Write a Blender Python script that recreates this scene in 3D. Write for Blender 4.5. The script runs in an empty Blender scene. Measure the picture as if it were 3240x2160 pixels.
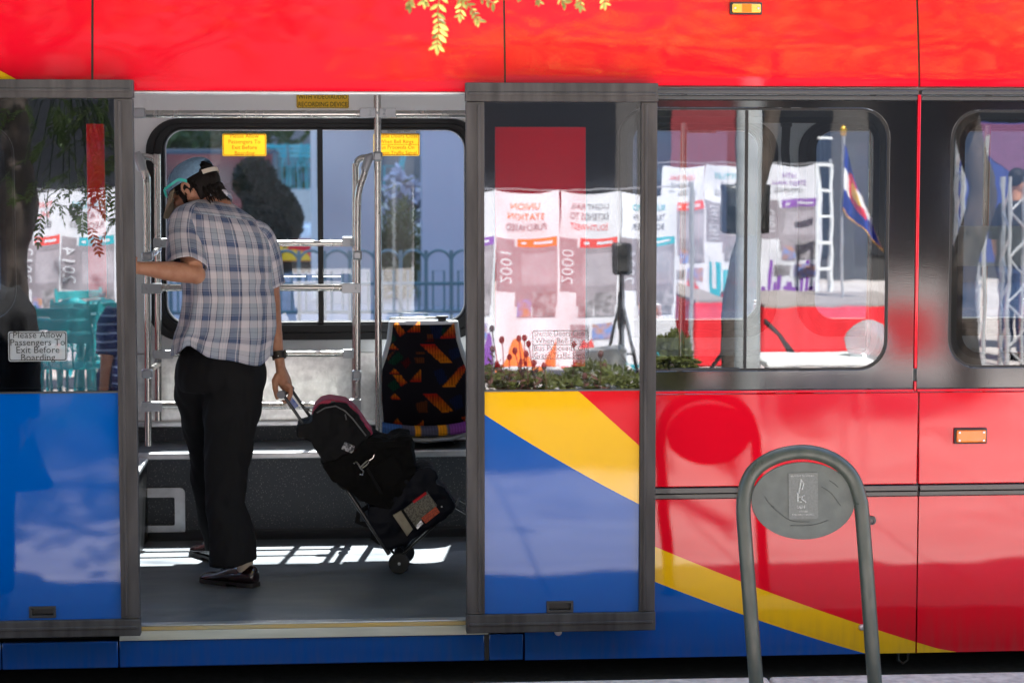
import bpy, bmesh, math, random
import numpy as np
from mathutils import Vector, Matrix, noise
V = Vector
R = math.radians
scene = bpy.context.scene
COL = scene.collection
random.seed(7)

# ------------------------------------------------------------------ camera
FPX, W0, H0 = 6786.0, 3240.0, 2160.0
CAM = V((0.0, -7.8, 1.89))
YAW, PITCH = R(4.8), R(4.466)
cd = bpy.data.cameras.new('camera'); cam = bpy.data.objects.new('camera', cd); COL.objects.link(cam)
cd.sensor_width = 36; cd.lens = 36 * FPX / W0; cd.clip_end = 500; cd.clip_start = 0.05
cam.location = CAM; cam.rotation_euler = (R(90) - PITCH, 0, -YAW)
cd.dof.use_dof = True; cd.dof.focus_distance = 8.2; cd.dof.aperture_fstop = 4.5
scene.camera = cam

# ------------------------------------------------------------------ sky and sun
SUN_EL, SUN_AZ = R(56), R(8)
w = bpy.data.worlds.new('World'); scene.world = w; w.use_nodes = True
nt = w.node_tree; bg = nt.nodes['Background']
sky = nt.nodes.new('ShaderNodeTexSky'); sky.sky_type = 'NISHITA'; sky.sun_disc = False
sky.sun_elevation = SUN_EL; sky.sun_rotation = SUN_AZ
nt.links.new(sky.outputs[0], bg.inputs[0]); bg.inputs[1].default_value = 0.10
sd = bpy.data.lights.new('sun', 'SUN'); sun = bpy.data.objects.new('sun', sd); COL.objects.link(sun)
sd.energy = 4.5; sd.angle = R(0.5); sd.color = (1.0, 0.95, 0.88)
sdir = V((math.sin(SUN_AZ) * math.cos(SUN_EL), math.cos(SUN_AZ) * math.cos(SUN_EL), math.sin(SUN_EL)))
sun.rotation_euler = (-sdir).to_track_quat('-Z', 'Y').to_euler(); sun.location = (3, 12, 15)
vs = scene.view_settings; vs.view_transform = 'Standard'; vs.look = 'None'; vs.gamma = 1; vs.exposure = 3.05
vs.use_white_balance = True; vs.white_balance_temperature = 6400
scene.cycles.max_bounces = 10; scene.cycles.transparent_max_bounces = 24
scene.cycles.diffuse_bounces = 8; scene.cycles.glossy_bounces = 5; scene.cycles.caustics_reflective = False
scene.cycles.sample_clamp_indirect = 6.0

# ------------------------------------------------------------------ helpers: photograph measurements to metres
FW = V((math.sin(YAW) * math.cos(PITCH), math.cos(YAW) * math.cos(PITCH), -math.sin(PITCH)))
RT = V((math.cos(YAW), -math.sin(YAW), 0)); UP = RT.cross(FW)
def P(px, py, Y):
    d = FW * FPX + RT * (px - 1620) + UP * (1080 - py)
    return CAM + d * ((Y - CAM.y) / d.y)
def PZ(px, py, Z):
    d = FW * FPX + RT * (px - 1620) + UP * (1080 - py)
    return CAM + d * ((Z - CAM.z) / d.z)
def RECT(x0, x1, y0, y1, Y):
    xm, ym = (x0 + x1) / 2, (y0 + y1) / 2
    return P(x0, ym, Y).x, P(x1, ym, Y).x, P(xm, y1, Y).z, P(xm, y0, Y).z
def MIR(px, py, d, off=0.0):
    q = P(px, py, d); return V((q.x, -d - 2 * off, q.z))
def lerp(a, b, t): return a + (b - a) * t

# ------------------------------------------------------------------ materials
def new_mat(name):
    m = bpy.data.materials.new(name); m.use_nodes = True
    return m, m.node_tree, m.node_tree.nodes['Principled BSDF']
def sock(n, k, v): n.inputs[k].default_value = v
def mat(name, col, rough=0.5, metal=0.0, spec=0.5, var=0.0, vscale=8.0, bump=0.0, bscale=60.0, coat=0.0, coat_ior=1.5, coat_rough=0.02,
        rvar=0.0, col2=None, stretch=None, detail=4.0):
    m, t, b = new_mat(name)
    sock(b, 'Base Color', (*col, 1)); sock(b, 'Roughness', rough); sock(b, 'Metallic', metal); sock(b, 'Specular IOR Level', spec)
    if coat: sock(b, 'Coat Weight', coat); sock(b, 'Coat IOR', coat_ior); sock(b, 'Coat Roughness', coat_rough)
    tc = t.nodes.new('ShaderNodeTexCoord'); src = tc.outputs['Object']
    if stretch:
        mp = t.nodes.new('ShaderNodeMapping'); mp.inputs['Scale'].default_value = stretch
        t.links.new(src, mp.inputs[0]); src = mp.outputs[0]
    if var or col2 or rvar:
        n = t.nodes.new('ShaderNodeTexNoise'); sock(n, 'Scale', vscale); sock(n, 'Detail', detail); t.links.new(src, n.inputs['Vector'])
        c2 = col2 or tuple(max(0, c * (1 - var)) for c in col)
        if var or col2:
            r = t.nodes.new('ShaderNodeValToRGB'); r.color_ramp.elements[0].position = .35; r.color_ramp.elements[1].position = .65
            r.color_ramp.elements[0].color = (*c2, 1); r.color_ramp.elements[1].color = (*col, 1)
            t.links.new(n.outputs['Fac'], r.inputs[0]); t.links.new(r.outputs[0], b.inputs['Base Color'])
        if rvar:
            mr = t.nodes.new('ShaderNodeMapRange'); sock(mr, 'From Min', .3); sock(mr, 'From Max', .7)
            sock(mr, 'To Min', max(0.0, rough - rvar)); sock(mr, 'To Max', min(1.0, rough + rvar))
            t.links.new(n.outputs['Fac'], mr.inputs[0]); t.links.new(mr.outputs[0], b.inputs['Roughness'])
    if bump:
        n2 = t.nodes.new('ShaderNodeTexNoise'); sock(n2, 'Scale', bscale); sock(n2, 'Detail', 3.0); t.links.new(src, n2.inputs['Vector'])
        bp = t.nodes.new('ShaderNodeBump'); sock(bp, 'Strength', bump); sock(bp, 'Distance', 0.002)
        t.links.new(n2.outputs['Fac'], bp.inputs['Height']); t.links.new(bp.outputs[0], b.inputs['Normal'])
        if coat: t.links.new(bp.outputs[0], b.inputs['Coat Normal'])
    return m
def paint(name, col, peel=0.065, wave=0.10, var=0.0, ior=1.54):
    """glossy vehicle enamel: a clear coat over colour with orange peel and long panel waviness"""
    m, t, b = new_mat(name)
    sock(b, 'Base Color', (*col, 1)); sock(b, 'Roughness', .45); sock(b, 'Specular IOR Level', .0)
    sock(b, 'Coat Weight', 1.0); sock(b, 'Coat IOR', ior); sock(b, 'Coat Roughness', .006)
    tc = t.nodes.new('ShaderNodeTexCoord')
    n1 = t.nodes.new('ShaderNodeTexNoise'); sock(n1, 'Scale', 210.0); sock(n1, 'Detail', 1.0)
    n2 = t.nodes.new('ShaderNodeTexNoise'); sock(n2, 'Scale', 3.0); sock(n2, 'Detail', 1.0)
    b1 = t.nodes.new('ShaderNodeBump'); sock(b1, 'Strength', peel); sock(b1, 'Distance', .0006)
    b2 = t.nodes.new('ShaderNodeBump'); sock(b2, 'Strength', wave); sock(b2, 'Distance', .02)
    for n in (n1, n2): t.links.new(tc.outputs['Object'], n.inputs['Vector'])
    t.links.new(n2.outputs['Fac'], b2.inputs['Height']); t.links.new(n1.outputs['Fac'], b1.inputs['Height'])
    t.links.new(b2.outputs[0], b1.inputs['Normal']); t.links.new(b1.outputs[0], b.inputs['Coat Normal'])
    n3 = t.nodes.new('ShaderNodeTexNoise'); sock(n3, 'Scale', 1.3); sock(n3, 'Detail', 5.0); t.links.new(tc.outputs['Object'], n3.inputs['Vector'])
    r = t.nodes.new('ShaderNodeValToRGB'); r.color_ramp.elements[0].position = .3; r.color_ramp.elements[1].position = .7
    r.color_ramp.elements[0].color = (*[c * .93 for c in col], 1); r.color_ramp.elements[1].color = (*col, 1)
    t.links.new(n3.outputs['Fac'], r.inputs[0])
    # road grime thrown up along the skirt, and fine dust streaks
    sp = t.nodes.new('ShaderNodeSeparateXYZ'); t.links.new(tc.outputs['Object'], sp.inputs[0])
    mr = t.nodes.new('ShaderNodeMapRange'); sock(mr, 'From Min', .42); sock(mr, 'From Max', .08); sock(mr, 'To Max', .75); t.links.new(sp.outputs['Z'], mr.inputs[0])
    mp = t.nodes.new('ShaderNodeMapping'); mp.inputs['Scale'].default_value = (22, 1, 3); t.links.new(tc.outputs['Object'], mp.inputs[0])
    n4 = t.nodes.new('ShaderNodeTexNoise'); sock(n4, 'Scale', 2.0); sock(n4, 'Detail', 8.0); t.links.new(mp.outputs[0], n4.inputs['Vector'])
    m1 = t.nodes.new('ShaderNodeMath'); m1.operation = 'MULTIPLY'; t.links.new(mr.outputs[0], m1.inputs[0]); t.links.new(n4.outputs['Fac'], m1.inputs[1])
    m2 = t.nodes.new('ShaderNodeMath'); m2.operation = 'POWER'; m2.inputs[1].default_value = 1.6; t.links.new(m1.outputs[0], m2.inputs[0])
    mx = t.nodes.new('ShaderNodeMix'); mx.data_type = 'RGBA'; mx.inputs['B'].default_value = (.10, .085, .07, 1); t.links.new(m2.outputs[0], mx.inputs['Factor']); t.links.new(r.outputs[0], mx.inputs['A'])
    t.links.new(mx.outputs['Result'], b.inputs['Base Color'])
    return m
def glass(name, refl=.12, tint=(.8, .85, .86), rough=0.0, wave=0.0, film=0.0):
    m = bpy.data.materials.new(name); m.use_nodes = True; t = m.node_tree; t.nodes.clear()
    o = t.nodes.new('ShaderNodeOutputMaterial'); mx = t.nodes.new('ShaderNodeMixShader')
    tr = t.nodes.new('ShaderNodeBsdfTransparent'); tr.inputs[0].default_value = (*tint, 1)
    gl = t.nodes.new('ShaderNodeBsdfGlossy'); gl.inputs['Roughness'].default_value = rough
    lw = t.nodes.new('ShaderNodeLayerWeight'); lw.inputs[0].default_value = .5
    pw = t.nodes.new('ShaderNodeMath'); pw.operation = 'POWER'; pw.inputs[1].default_value = 5.0; t.links.new(lw.outputs['Facing'], pw.inputs[0])
    mr = t.nodes.new('ShaderNodeMapRange'); sock(mr, 'To Min', refl); sock(mr, 'To Max', .9); t.links.new(pw.outputs[0], mr.inputs[0])
    t.links.new(mr.outputs[0], mx.inputs[0]); t.links.new(tr.outputs[0], mx.inputs[1]); t.links.new(gl.outputs[0], mx.inputs[2])
    if wave:
        tc = t.nodes.new('ShaderNodeTexCoord'); n = t.nodes.new('ShaderNodeTexNoise'); sock(n, 'Scale', 4.0)
        t.links.new(tc.outputs['Object'], n.inputs['Vector'])
        bp = t.nodes.new('ShaderNodeBump'); sock(bp, 'Strength', wave); sock(bp, 'Distance', .01)
        t.links.new(n.outputs['Fac'], bp.inputs['Height']); t.links.new(bp.outputs[0], gl.inputs['Normal'])
    if film:
        df = t.nodes.new('ShaderNodeBsdfDiffuse'); df.inputs[0].default_value = (.7, .75, .78, 1)
        m2 = t.nodes.new('ShaderNodeMixShader'); m2.inputs[0].default_value = film
        t.links.new(mx.outputs[0], m2.inputs[1]); t.links.new(df.outputs[0], m2.inputs[2]); t.links.new(m2.outputs[0], o.inputs[0])
    else: t.links.new(mx.outputs[0], o.inputs[0])
    return m
def attr_mat(name, attr='paint', rough=.8, spec=.2, bump=0.0, bscale=400.0):
    m, t, b = new_mat(name)
    a = t.nodes.new('ShaderNodeAttribute'); a.attribute_name = attr
    t.links.new(a.outputs['Color'], b.inputs['Base Color']); sock(b, 'Roughness', rough); sock(b, 'Specular IOR Level', spec)
    if bump:
        tc = t.nodes.new('ShaderNodeTexCoord'); n2 = t.nodes.new('ShaderNodeTexNoise'); sock(n2, 'Scale', bscale)
        t.links.new(tc.outputs['Object'], n2.inputs['Vector'])
        bp = t.nodes.new('ShaderNodeBump'); sock(bp, 'Strength', bump); sock(bp, 'Distance', .002)
        t.links.new(n2.outputs['Fac'], bp.inputs['Height']); t.links.new(bp.outputs[0], b.inputs['Normal'])
    return m
def leaf_mat(name, col, trans):
    m = bpy.data.materials.new(name); m.use_nodes = True; t = m.node_tree; t.nodes.clear()
    o = t.nodes.new('ShaderNodeOutputMaterial'); mx = t.nodes.new('ShaderNodeMixShader'); mx.inputs[0].default_value = .45
    b = t.nodes.new('ShaderNodeBsdfPrincipled'); sock(b, 'Base Color', (*col, 1)); sock(b, 'Roughness', .45); sock(b, 'Specular IOR Level', .3)
    tl = t.nodes.new('ShaderNodeBsdfTranslucent'); tl.inputs[0].default_value = (*trans, 1)
    tc = t.nodes.new('ShaderNodeTexCoord'); n = t.nodes.new('ShaderNodeTexNoise'); sock(n, 'Scale', 5.0); t.links.new(tc.outputs['Object'], n.inputs['Vector'])
    r = t.nodes.new('ShaderNodeValToRGB'); r.color_ramp.elements[0].position = .35; r.color_ramp.elements[1].position = .65
    r.color_ramp.elements[0].color = (*[c * .6 for c in col], 1); r.color_ramp.elements[1].color = (*col, 1)
    t.links.new(n.outputs['Fac'], r.inputs[0]); t.links.new(r.outputs[0], b.inputs['Base Color'])
    t.links.new(b.outputs[0], mx.inputs[1]); t.links.new(tl.outputs[0], mx.inputs[2]); t.links.new(mx.outputs[0], o.inputs[0])
    return m

M = {}
M['red'] = paint('red_enamel', (.70, .003, .017))
M['yellow'] = paint('yellow_enamel', (.85, .46, .006))
M['blue'] = paint('blue_enamel', (.0003, .082, .37), ior=1.47)
M['black_gloss'] = mat('black_gloss_panel', (.003, .003, .0035), .10, bump=.025, bscale=240, spec=.3, coat=1.0, coat_ior=1.7, coat_rough=.03)
M['rubber'] = mat('black_rubber', (.064, .057, .056), .62, var=.5, vscale=9, stretch=(3, 3, .35), detail=8, bump=.25, bscale=40, spec=.3)
M['gasket'] = mat('window_gasket', (.012, .012, .013), .45, spec=.35)
M['dark'] = mat('underbody', (.012, .010, .010), .9, var=.5, vscale=14, spec=.1)
M['rail_dark'] = mat('dark_aluminium', (.075, .077, .08), .35, metal=.55, var=.2, vscale=3, stretch=(.3, 4, 8))
M['rubrail'] = mat('black_rub_rail', (.02, .02, .022), .3, spec=.5, coat=.3)
M['steel'] = mat('stainless_tube', (.52, .50, .47), .24, metal=1.0, rvar=.08, vscale=25, stretch=(1, 1, .2))
M['clamp'] = mat('grey_clamp', (.42, .43, .45), .38, metal=.6)
M['alum'] = mat('aluminium_trim', (.62, .63, .65), .32, metal=.7, var=.15, vscale=20)
M['wall'] = mat('interior_laminate', (.88, .88, .88), .5, var=.04, vscale=2)
M['ceiling'] = mat('ceiling_laminate', (.85, .85, .85), .5)
M['kick'] = mat('brushed_wall_panel', (.80, .80, .79), .33, metal=.92, var=.22, vscale=38, bump=.28, bscale=70, detail=6)
M['sill_cream'] = mat('cream_sill_edge', (.62, .60, .50), .5, var=.18, vscale=11, stretch=(.4, 1, 3), bump=.1)
M['sill_yellow'] = mat('yellow_nosing', (.60, .36, .07), .6, col2=(.46, .38, .22), vscale=2.5, stretch=(1, 1, 1), detail=9)
M['floor'] = mat('floor_vinyl', (.125, .138, .152), .40, col2=(.088, .10, .115), vscale=3.2, bump=.15, bscale=60, rvar=.12, spec=.4, stretch=(1, 2.4, 1), detail=9)
M['seat_shell'] = mat('grey_seat_shell', (.45, .46, .47), .45)
M['white_plastic'] = mat('white_plastic', (.72, .74, .74), .4)
M['amber'] = mat('amber_lens', (.78, .19, .002), .2, coat=.5, bump=.3, bscale=220)
M['amber2'] = mat('amber_reflector', (.82, .46, .02), .2, coat=1.0)
M['black_plastic'] = mat('black_plastic', (.015, .015, .016), .4)
M['window'] = glass('bus_window', .15, (.68, .71, .72), wave=.02)
M['doorglass'] = glass('door_glass', .14, (.80, .82, .84), wave=.012)
M['farglass'] = glass('far_window', .06, (.93, .97, .99), film=.02)
M['frit'] = glass('frit_dots', .10, (.25, .25, .25))
M['film'] = glass('clear_sticker_film', .02, (.97, .97, .97), film=.02)
M['faint_ink'] = glass('faded_ink', .02, (.55, .5, .5), film=.10)
M['film_far'] = glass('frosted_film', .03, (.7, .7, .7), film=.35)
M['ink'] = mat('black_ink', (.008, .008, .008), .6)
M['ink_red'] = mat('red_ink', (.70, .10, .02), .6)
M['sign_orange'] = mat('orange_sticker', (.92, .55, .02), .55)
M['sign_white'] = mat('white_sticker', (.7, .7, .7), .55)
M['sign_yellow'] = leaf_mat('yellow_sticker', (.92, .64, .09), (1.0, .78, .14))
# speckled riser
def speckle():
    m, t, b = new_mat('speckled_riser')
    tc = t.nodes.new('ShaderNodeTexCoord'); vo = t.nodes.new('ShaderNodeTexVoronoi'); sock(vo, 'Scale', 120.0)
    t.links.new(tc.outputs['Object'], vo.inputs['Vector'])
    r = t.nodes.new('ShaderNodeValToRGB'); e = r.color_ramp.elements
    e[0].position = 0; e[0].color = (.55, .55, .50, 1); e[1].position = .26; e[1].color = (.046, .052, .062, 1)
    t.links.new(vo.outputs['Distance'], r.inputs[0])
    wn = t.nodes.new('ShaderNodeTexNoise'); sock(wn, 'Scale', 60.0); t.links.new(tc.outputs['Object'], wn.inputs['Vector'])
    th = t.nodes.new('ShaderNodeMath'); th.operation = 'GREATER_THAN'; th.inputs[1].default_value = .43; t.links.new(wn.outputs['Fac'], th.inputs[0])
    mx = t.nodes.new('ShaderNodeMix'); mx.data_type = 'RGBA'; mx.inputs['A'].default_value = (.046, .052, .062, 1)
    t.links.new(th.outputs[0], mx.inputs['Factor']); t.links.new(r.outputs[0], mx.inputs['B']); t.links.new(mx.outputs['Result'], b.inputs['Base Color'])
    sock(b, 'Roughness', .5); return m
M['speckle'] = speckle()
# concrete pavement with joints
def paving(name, c1, c2, joint, size, jw=.012):
    m, t, b = new_mat(name)
    tc = t.nodes.new('ShaderNodeTexCoord'); n = t.nodes.new('ShaderNodeTexNoise'); sock(n, 'Scale', 2.2); sock(n, 'Detail', 9.0)
    t.links.new(tc.outputs['Object'], n.inputs['Vector'])
    r = t.nodes.new('ShaderNodeValToRGB'); r.color_ramp.elements[0].position = .3; r.color_ramp.elements[1].position = .7
    r.color_ramp.elements[0].color = (*c1, 1); r.color_ramp.elements[1].color = (*c2, 1); t.links.new(n.outputs['Fac'], r.inputs[0])
    br = t.nodes.new('ShaderNodeTexBrick'); br.offset = 0; sock(br, 'Scale', 1.0); sock(br, 'Mortar Size', jw); sock(br, 'Brick Width', size); sock(br, 'Row Height', size)
    t.links.new(tc.outputs['Object'], br.inputs['Vector']); t.links.new(r.outputs[0], br.inputs['Color1']); t.links.new(r.outputs[0], br.inputs['Color2'])
    sock(br, 'Mortar', (*joint, 1)); t.links.new(br.outputs['Color'], b.inputs['Base Color']); sock(b, 'Roughness', .85); sock(b, 'Specular IOR Level', .2)
    n2 = t.nodes.new('ShaderNodeTexNoise'); sock(n2, 'Scale', 90.0); t.links.new(tc.outputs['Object'], n2.inputs['Vector'])
    bp = t.nodes.new('ShaderNodeBump'); sock(bp, 'Strength', .4); sock(bp, 'Distance', .003); t.links.new(n2.outputs['Fac'], bp.inputs['Height']); t.links.new(bp.outputs[0], b.inputs['Normal'])
    return m
M['paving'] = paving('plaza_paving', (.40, .36, .34), (.52, .48, .46), (.26, .24, .23), .9)
M['curb'] = mat('kerb_granite', (.52, .475, .41), .85, col2=(.34, .31, .27), vscale=30, bump=.5, bscale=90, detail=8)
M['asphalt'] = mat('asphalt', (.05, .05, .052), .9, var=.4, vscale=30)
M['bark'] = mat('tree_bark', (.06, .045, .036), .9, var=.6, vscale=14, stretch=(1, 1, .25), bump=1.0, bscale=40)
M['leaf'] = leaf_mat('locust_leaf', (.14, .19, .03), (.34, .36, .03))
M['leaf_dark'] = leaf_mat('dark_leaf', (.045, .075, .02), (.09, .14, .02))
M['leaf_olive'] = leaf_mat('shrub_leaf', (.14, .16, .055), (.18, .2, .05))

# ------------------------------------------------------------------ mesh builder
class MB:
    def __init__(s): s.v = []; s.f = []; s.m = []; s.col = None; s.uv = None
    def add(s, vs, fs, m=0):
        o = len(s.v); s.v += [tuple(p) for p in vs]
        for f in fs: s.f.append(tuple(i + o for i in f)); s.m.append(m)
        return o
    def quad(s, a, b, c, d, m=0): s.add([a, b, c, d], [(0, 1, 2, 3)], m)
    def poly(s, pts, m=0): s.add(pts, [tuple(range(len(pts)))], m)
    def box(s, x0, x1, y0, y1, z0, z1, m=0):
        s.add([(x0, y0, z0), (x1, y0, z0), (x1, y1, z0), (x0, y1, z0), (x0, y0, z1), (x1, y0, z1), (x1, y1, z1), (x0, y1, z1)],
              [(0, 3, 2, 1), (4, 5, 6, 7), (0, 1, 5, 4), (1, 2, 6, 5), (2, 3, 7, 6), (3, 0, 4, 7)], m)
    def prism(s, pts, off, m=0):
        n = len(pts); pts = [V(p) for p in pts]; off = V(off)
        s.add(pts + [p + off for p in pts], [tuple(range(n))[::-1], tuple(range(n, 2 * n))] + [(i, (i + 1) % n, n + (i + 1) % n, n + i) for i in range(n)], m)
    def loft(s, rings, m=0, cap0=True, cap1=True):
        n = len(rings[0]); o = len(s.v)
        for r in rings: s.v += [tuple(p) for p in r]
        for i in range(len(rings) - 1):
            for j in range(n):
                s.f.append((o + i * n + j, o + i * n + (j + 1) % n, o + (i + 1) * n + (j + 1) % n, o + (i + 1) * n + j)); s.m.append(m)
        if cap0: s.f.append(tuple(o + j for j in range(n))[::-1]); s.m.append(m)
        if cap1: s.f.append(tuple(o + (len(rings) - 1) * n + j for j in range(n))); s.m.append(m)
    def tube(s, pts, r, n=10, m=0, caps=True, flat=1.0):
        pts = [V(p) for p in pts]; rs = r if isinstance(r, (list, tuple)) else [r] * len(pts)
        rings = []; prev = None
        for i, p in enumerate(pts):
            t = (pts[min(i + 1, len(pts) - 1)] - pts[max(i - 1, 0)]).normalized()
            if prev is None:
                a = V((0, 1, 0)) if abs(t.y) < .8 else V((1, 0, 0)); u = t.cross(a).normalized()
            else:
                u = prev - t * prev.dot(t); u.normalize()
            prev = u; v_ = t.cross(u)
            rings.append([p + u * rs[i] * math.cos(2 * math.pi * k / n) + v_ * rs[i] * flat * math.sin(2 * math.pi * k / n) for k in range(n)])
        s.loft(rings, m, caps, caps)
    def ball(s, c, r, n=10, k=7, m=0, rot=None):
        c = V(c); r = V((r, r, r)) if not hasattr(r, '__len__') else V(r)
        rings = []
        for i in range(1, k):
            a = math.pi * i / k
            rr = []
            for j in range(n):
                q = V((r.x * math.sin(a) * math.cos(2 * math.pi * j / n), r.y * math.sin(a) * math.sin(2 * math.pi * j / n), -r.z * math.cos(a)))
                rr.append(c + (rot @ q if rot else q))
            rings.append(rr)
        o = len(s.v); s.loft(rings, m, False, False)
        b = V((0, 0, -r.z)); t_ = V((0, 0, r.z))
        if rot: b = rot @ b; t_ = rot @ t_
        i0 = len(s.v); s.v += [tuple(c + b), tuple(c + t_)]
        L = o + (k - 2) * n
        for j in range(n):
            s.f.append((i0, o + (j + 1) % n, o + j)); s.m.append(m); s.f.append((i0 + 1, L + j, L + (j + 1) % n)); s.m.append(m)
    def lathe(s, prof, c, n=24, m=0, axis='z'):
        c = V(c); rings = []
        for r, h in prof:
            rr = []
            for j in range(n):
                a = 2 * math.pi * j / n; x, y = r * math.cos(a), r * math.sin(a)
                rr.append(c + (V((x, y, h)) if axis == 'z' else V((x, h, y)) if axis == 'y' else V((h, x, y))))
            rings.append(rr)
        s.loft(rings, m)
    def mesh(s, me, fn, m=0):
        o = len(s.v); s.v += [tuple(fn(v.co)) for v in me.vertices]
        for p in me.polygons: s.f.append(tuple(o + i for i in p.vertices)); s.m.append(m)
    def data(s, name):
        me = bpy.data.meshes.new(name); me.from_pydata(s.v, [], s.f); me.polygons.foreach_set('material_index', s.m)
        if s.col:
            a = me.color_attributes.new('paint', 'FLOAT_COLOR', 'POINT')
            a.data.foreach_set('color', [c for q in s.col for c in (*q, 1)])
        if s.uv:
            ul = me.uv_layers.new(name='cloth')
            li = np.zeros(len(me.loops), dtype=np.int32); me.loops.foreach_get('vertex_index', li)
            uv = np.array(s.uv, dtype=np.float32)[li]; ul.data.foreach_set('uv', uv.ravel())
        me.update(); return me
    def build(s, name, mats, parent=None, smooth=True, bevel=0.0, ang=35, seg=2, fix=False):
        me = s.data(name)
        if fix:
            bm = bmesh.new(); bm.from_mesh(me); bmesh.ops.recalc_face_normals(bm, faces=bm.faces); bm.to_mesh(me); bm.free()
        return link(name, me, mats, parent, smooth, bevel, ang, seg)
def link(name, me, mats, parent=None, smooth=True, bevel=0.0, ang=35, seg=2):
    for m in (mats if isinstance(mats, (list, tuple)) else [mats]): me.materials.append(M[m] if isinstance(m, str) else m)
    if smooth:
        me.polygons.foreach_set('use_smooth', [True] * len(me.polygons)); me.set_sharp_from_angle(angle=R(ang))
    o = bpy.data.objects.new(name, me); COL.objects.link(o)
    if bevel:
        b = o.modifiers.new('edge', 'BEVEL'); b.width = bevel; b.segments = seg; b.limit_method = 'ANGLE'; b.angle_limit = R(40); b.harden_normals = False
    if parent:
        o.parent = parent
        if parent.type == 'EMPTY': o.matrix_parent_inverse = Matrix.Translation(parent.location).inverted()
    return o
def tag(o, label=None, cat=None, group=None, kind=None):
    if label: o['label'] = label
    if cat: o['category'] = cat
    if group: o['group'] = group
    if kind: o['kind'] = kind
    return o
def empty(name, loc, label, cat, group=None):
    o = bpy.data.objects.new(name, None); COL.objects.link(o); o.location = loc; o.empty_display_size = .1
    return tag(o, label, cat, group)
def copy_tree(o, parent=None):
    c = o.copy(); COL.objects.link(c)
    if parent: c.parent = parent
    for ch in list(o.children): copy_tree(ch, c)
    return c
def evaluated(mb, name, mods):
    """apply modifiers to a temporary object and return the mesh"""
    o = bpy.data.objects.new(name, mb.data(name) if isinstance(mb, MB) else mb); COL.objects.link(o)
    for kind, kw in mods:
        md = o.modifiers.new(kind, kind)
        for k, v_ in kw.items(): setattr(md, k, v_)
    bpy.context.view_layer.update(); dg = bpy.context.evaluated_depsgraph_get()
    me = bpy.data.meshes.new_from_object(o.evaluated_get(dg)); bpy.data.objects.remove(o)
    me.materials.clear(); return me
def remesh(mb, name, vox, it=6, fac=.5, amp=0.0, fr=12.0, seed=0):
    bm = bmesh.new(); bm.from_mesh(mb.data(name)); bmesh.ops.recalc_face_normals(bm, faces=bm.faces); t = bpy.data.meshes.new(name); bm.to_mesh(t); bm.free()
    me = evaluated(t, name, [('REMESH', dict(mode='VOXEL', voxel_size=vox)), ('SMOOTH', dict(iterations=it, factor=fac))])
    if amp:
        nr = [V(v_.normal) for v_ in me.vertices]; cs = [V(v_.co) for v_ in me.vertices]; out = []
        for c, n_ in zip(cs, nr):
            q = c * fr + V((seed, seed * 2, 0)); out += list(c + n_ * amp * (noise.noise(q) + .5 * noise.noise(q * 2.3)))
        me.vertices.foreach_set('co', out); me.update()
    return me
_tc = {}
def text_mesh(body, size, align='CENTER', space=1.0):
    k = (body, size, align, space)
    if k in _tc: return _tc[k]
    c = bpy.data.curves.new('lettering', 'FONT'); c.body = body; c.size = size; c.align_x = align; c.align_y = 'CENTER'; c.space_line = space; c.resolution_u = 2
    o = bpy.data.objects.new('lettering', c); COL.objects.link(o); bpy.context.view_layer.update()
    me = bpy.data.meshes.new_from_object(o.evaluated_get(bpy.context.evaluated_depsgraph_get())); bpy.data.objects.remove(o); _tc[k] = me
    return me
def rrect(x0, x1, z0, z1, r, n=8):
    pts = []
    for cx, cz, a0 in ((x1 - r, z1 - r, 0), (x0 + r, z1 - r, 90), (x0 + r, z0 + r, 180), (x1 - r, z0 + r, 270)):
        for i in range(n + 1):
            a = R(a0 + 90 * i / n); pts.append((cx + r * math.cos(a), cz + r * math.sin(a)))
    return pts
def ring_frame(mb, outer, inner, y0, y1, m=0):
    """frame between two loops with the same point count (x,z), from y0 (front) to y1"""
    n = len(outer)
    mb.add([(x, y0, z) for x, z in outer] + [(x, y0, z) for x, z in inner] + [(x, y1, z) for x, z in outer] + [(x, y1, z) for x, z in inner],
           [f for i in range(n) for j in [(i + 1) % n] for f in ((i, j, n + j, n + i), (2 * n + i, 3 * n + i, 3 * n + j, 2 * n + j), (i, 2 * n + i, 2 * n + j, j), (n + i, n + j, 3 * n + j, 3 * n + i))], m)
def holed_panel(mb, x0, x1, z0, z1, hole, y0, y1, m=0):
    """rectangular wall panel with one loop cut out"""
    h = len(hole); outer = []
    cx = sum(p[0] for p in hole) / h; cz = sum(p[1] for p in hole) / h
    for x, z in hole:
        dx, dz = x - cx, z - cz; t = 1e9
        if dx > 1e-9: t = min(t, (x1 - cx) / dx)
        if dx < -1e-9: t = min(t, (x0 - cx) / dx)
        if dz > 1e-9: t = min(t, (z1 - cz) / dz)
        if dz < -1e-9: t = min(t, (z0 - cz) / dz)
        outer.append([cx + dx * t, cz + dz * t])
    for c in ((x0, z0), (x1, z0), (x1, z1), (x0, z1)):
        k = min(range(h), key=lambda i: (outer[i][0] - c[0]) ** 2 + (outer[i][1] - c[1]) ** 2); outer[k] = list(c)
    ring_frame(mb, outer, hole, y0, y1, m)
def catmull(keys, n):
    keys = [list(map(float, k)) for k in keys]; K = [keys[0]] + keys + [keys[-1]]; out = []
    for i in range(len(keys) - 1):
        a, b, c, d = K[i], K[i + 1], K[i + 2], K[i + 3]
        for s_ in range(n):
            t = s_ / n
            out.append([.5 * (2 * q + (r - p) * t + (2 * p - 5 * q + 4 * r - s) * t * t + (-p + 3 * q - 3 * r + s) * t ** 3) for p, q, r, s in zip(a, b, c, d)])
    out.append(keys[-1]); return out

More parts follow.
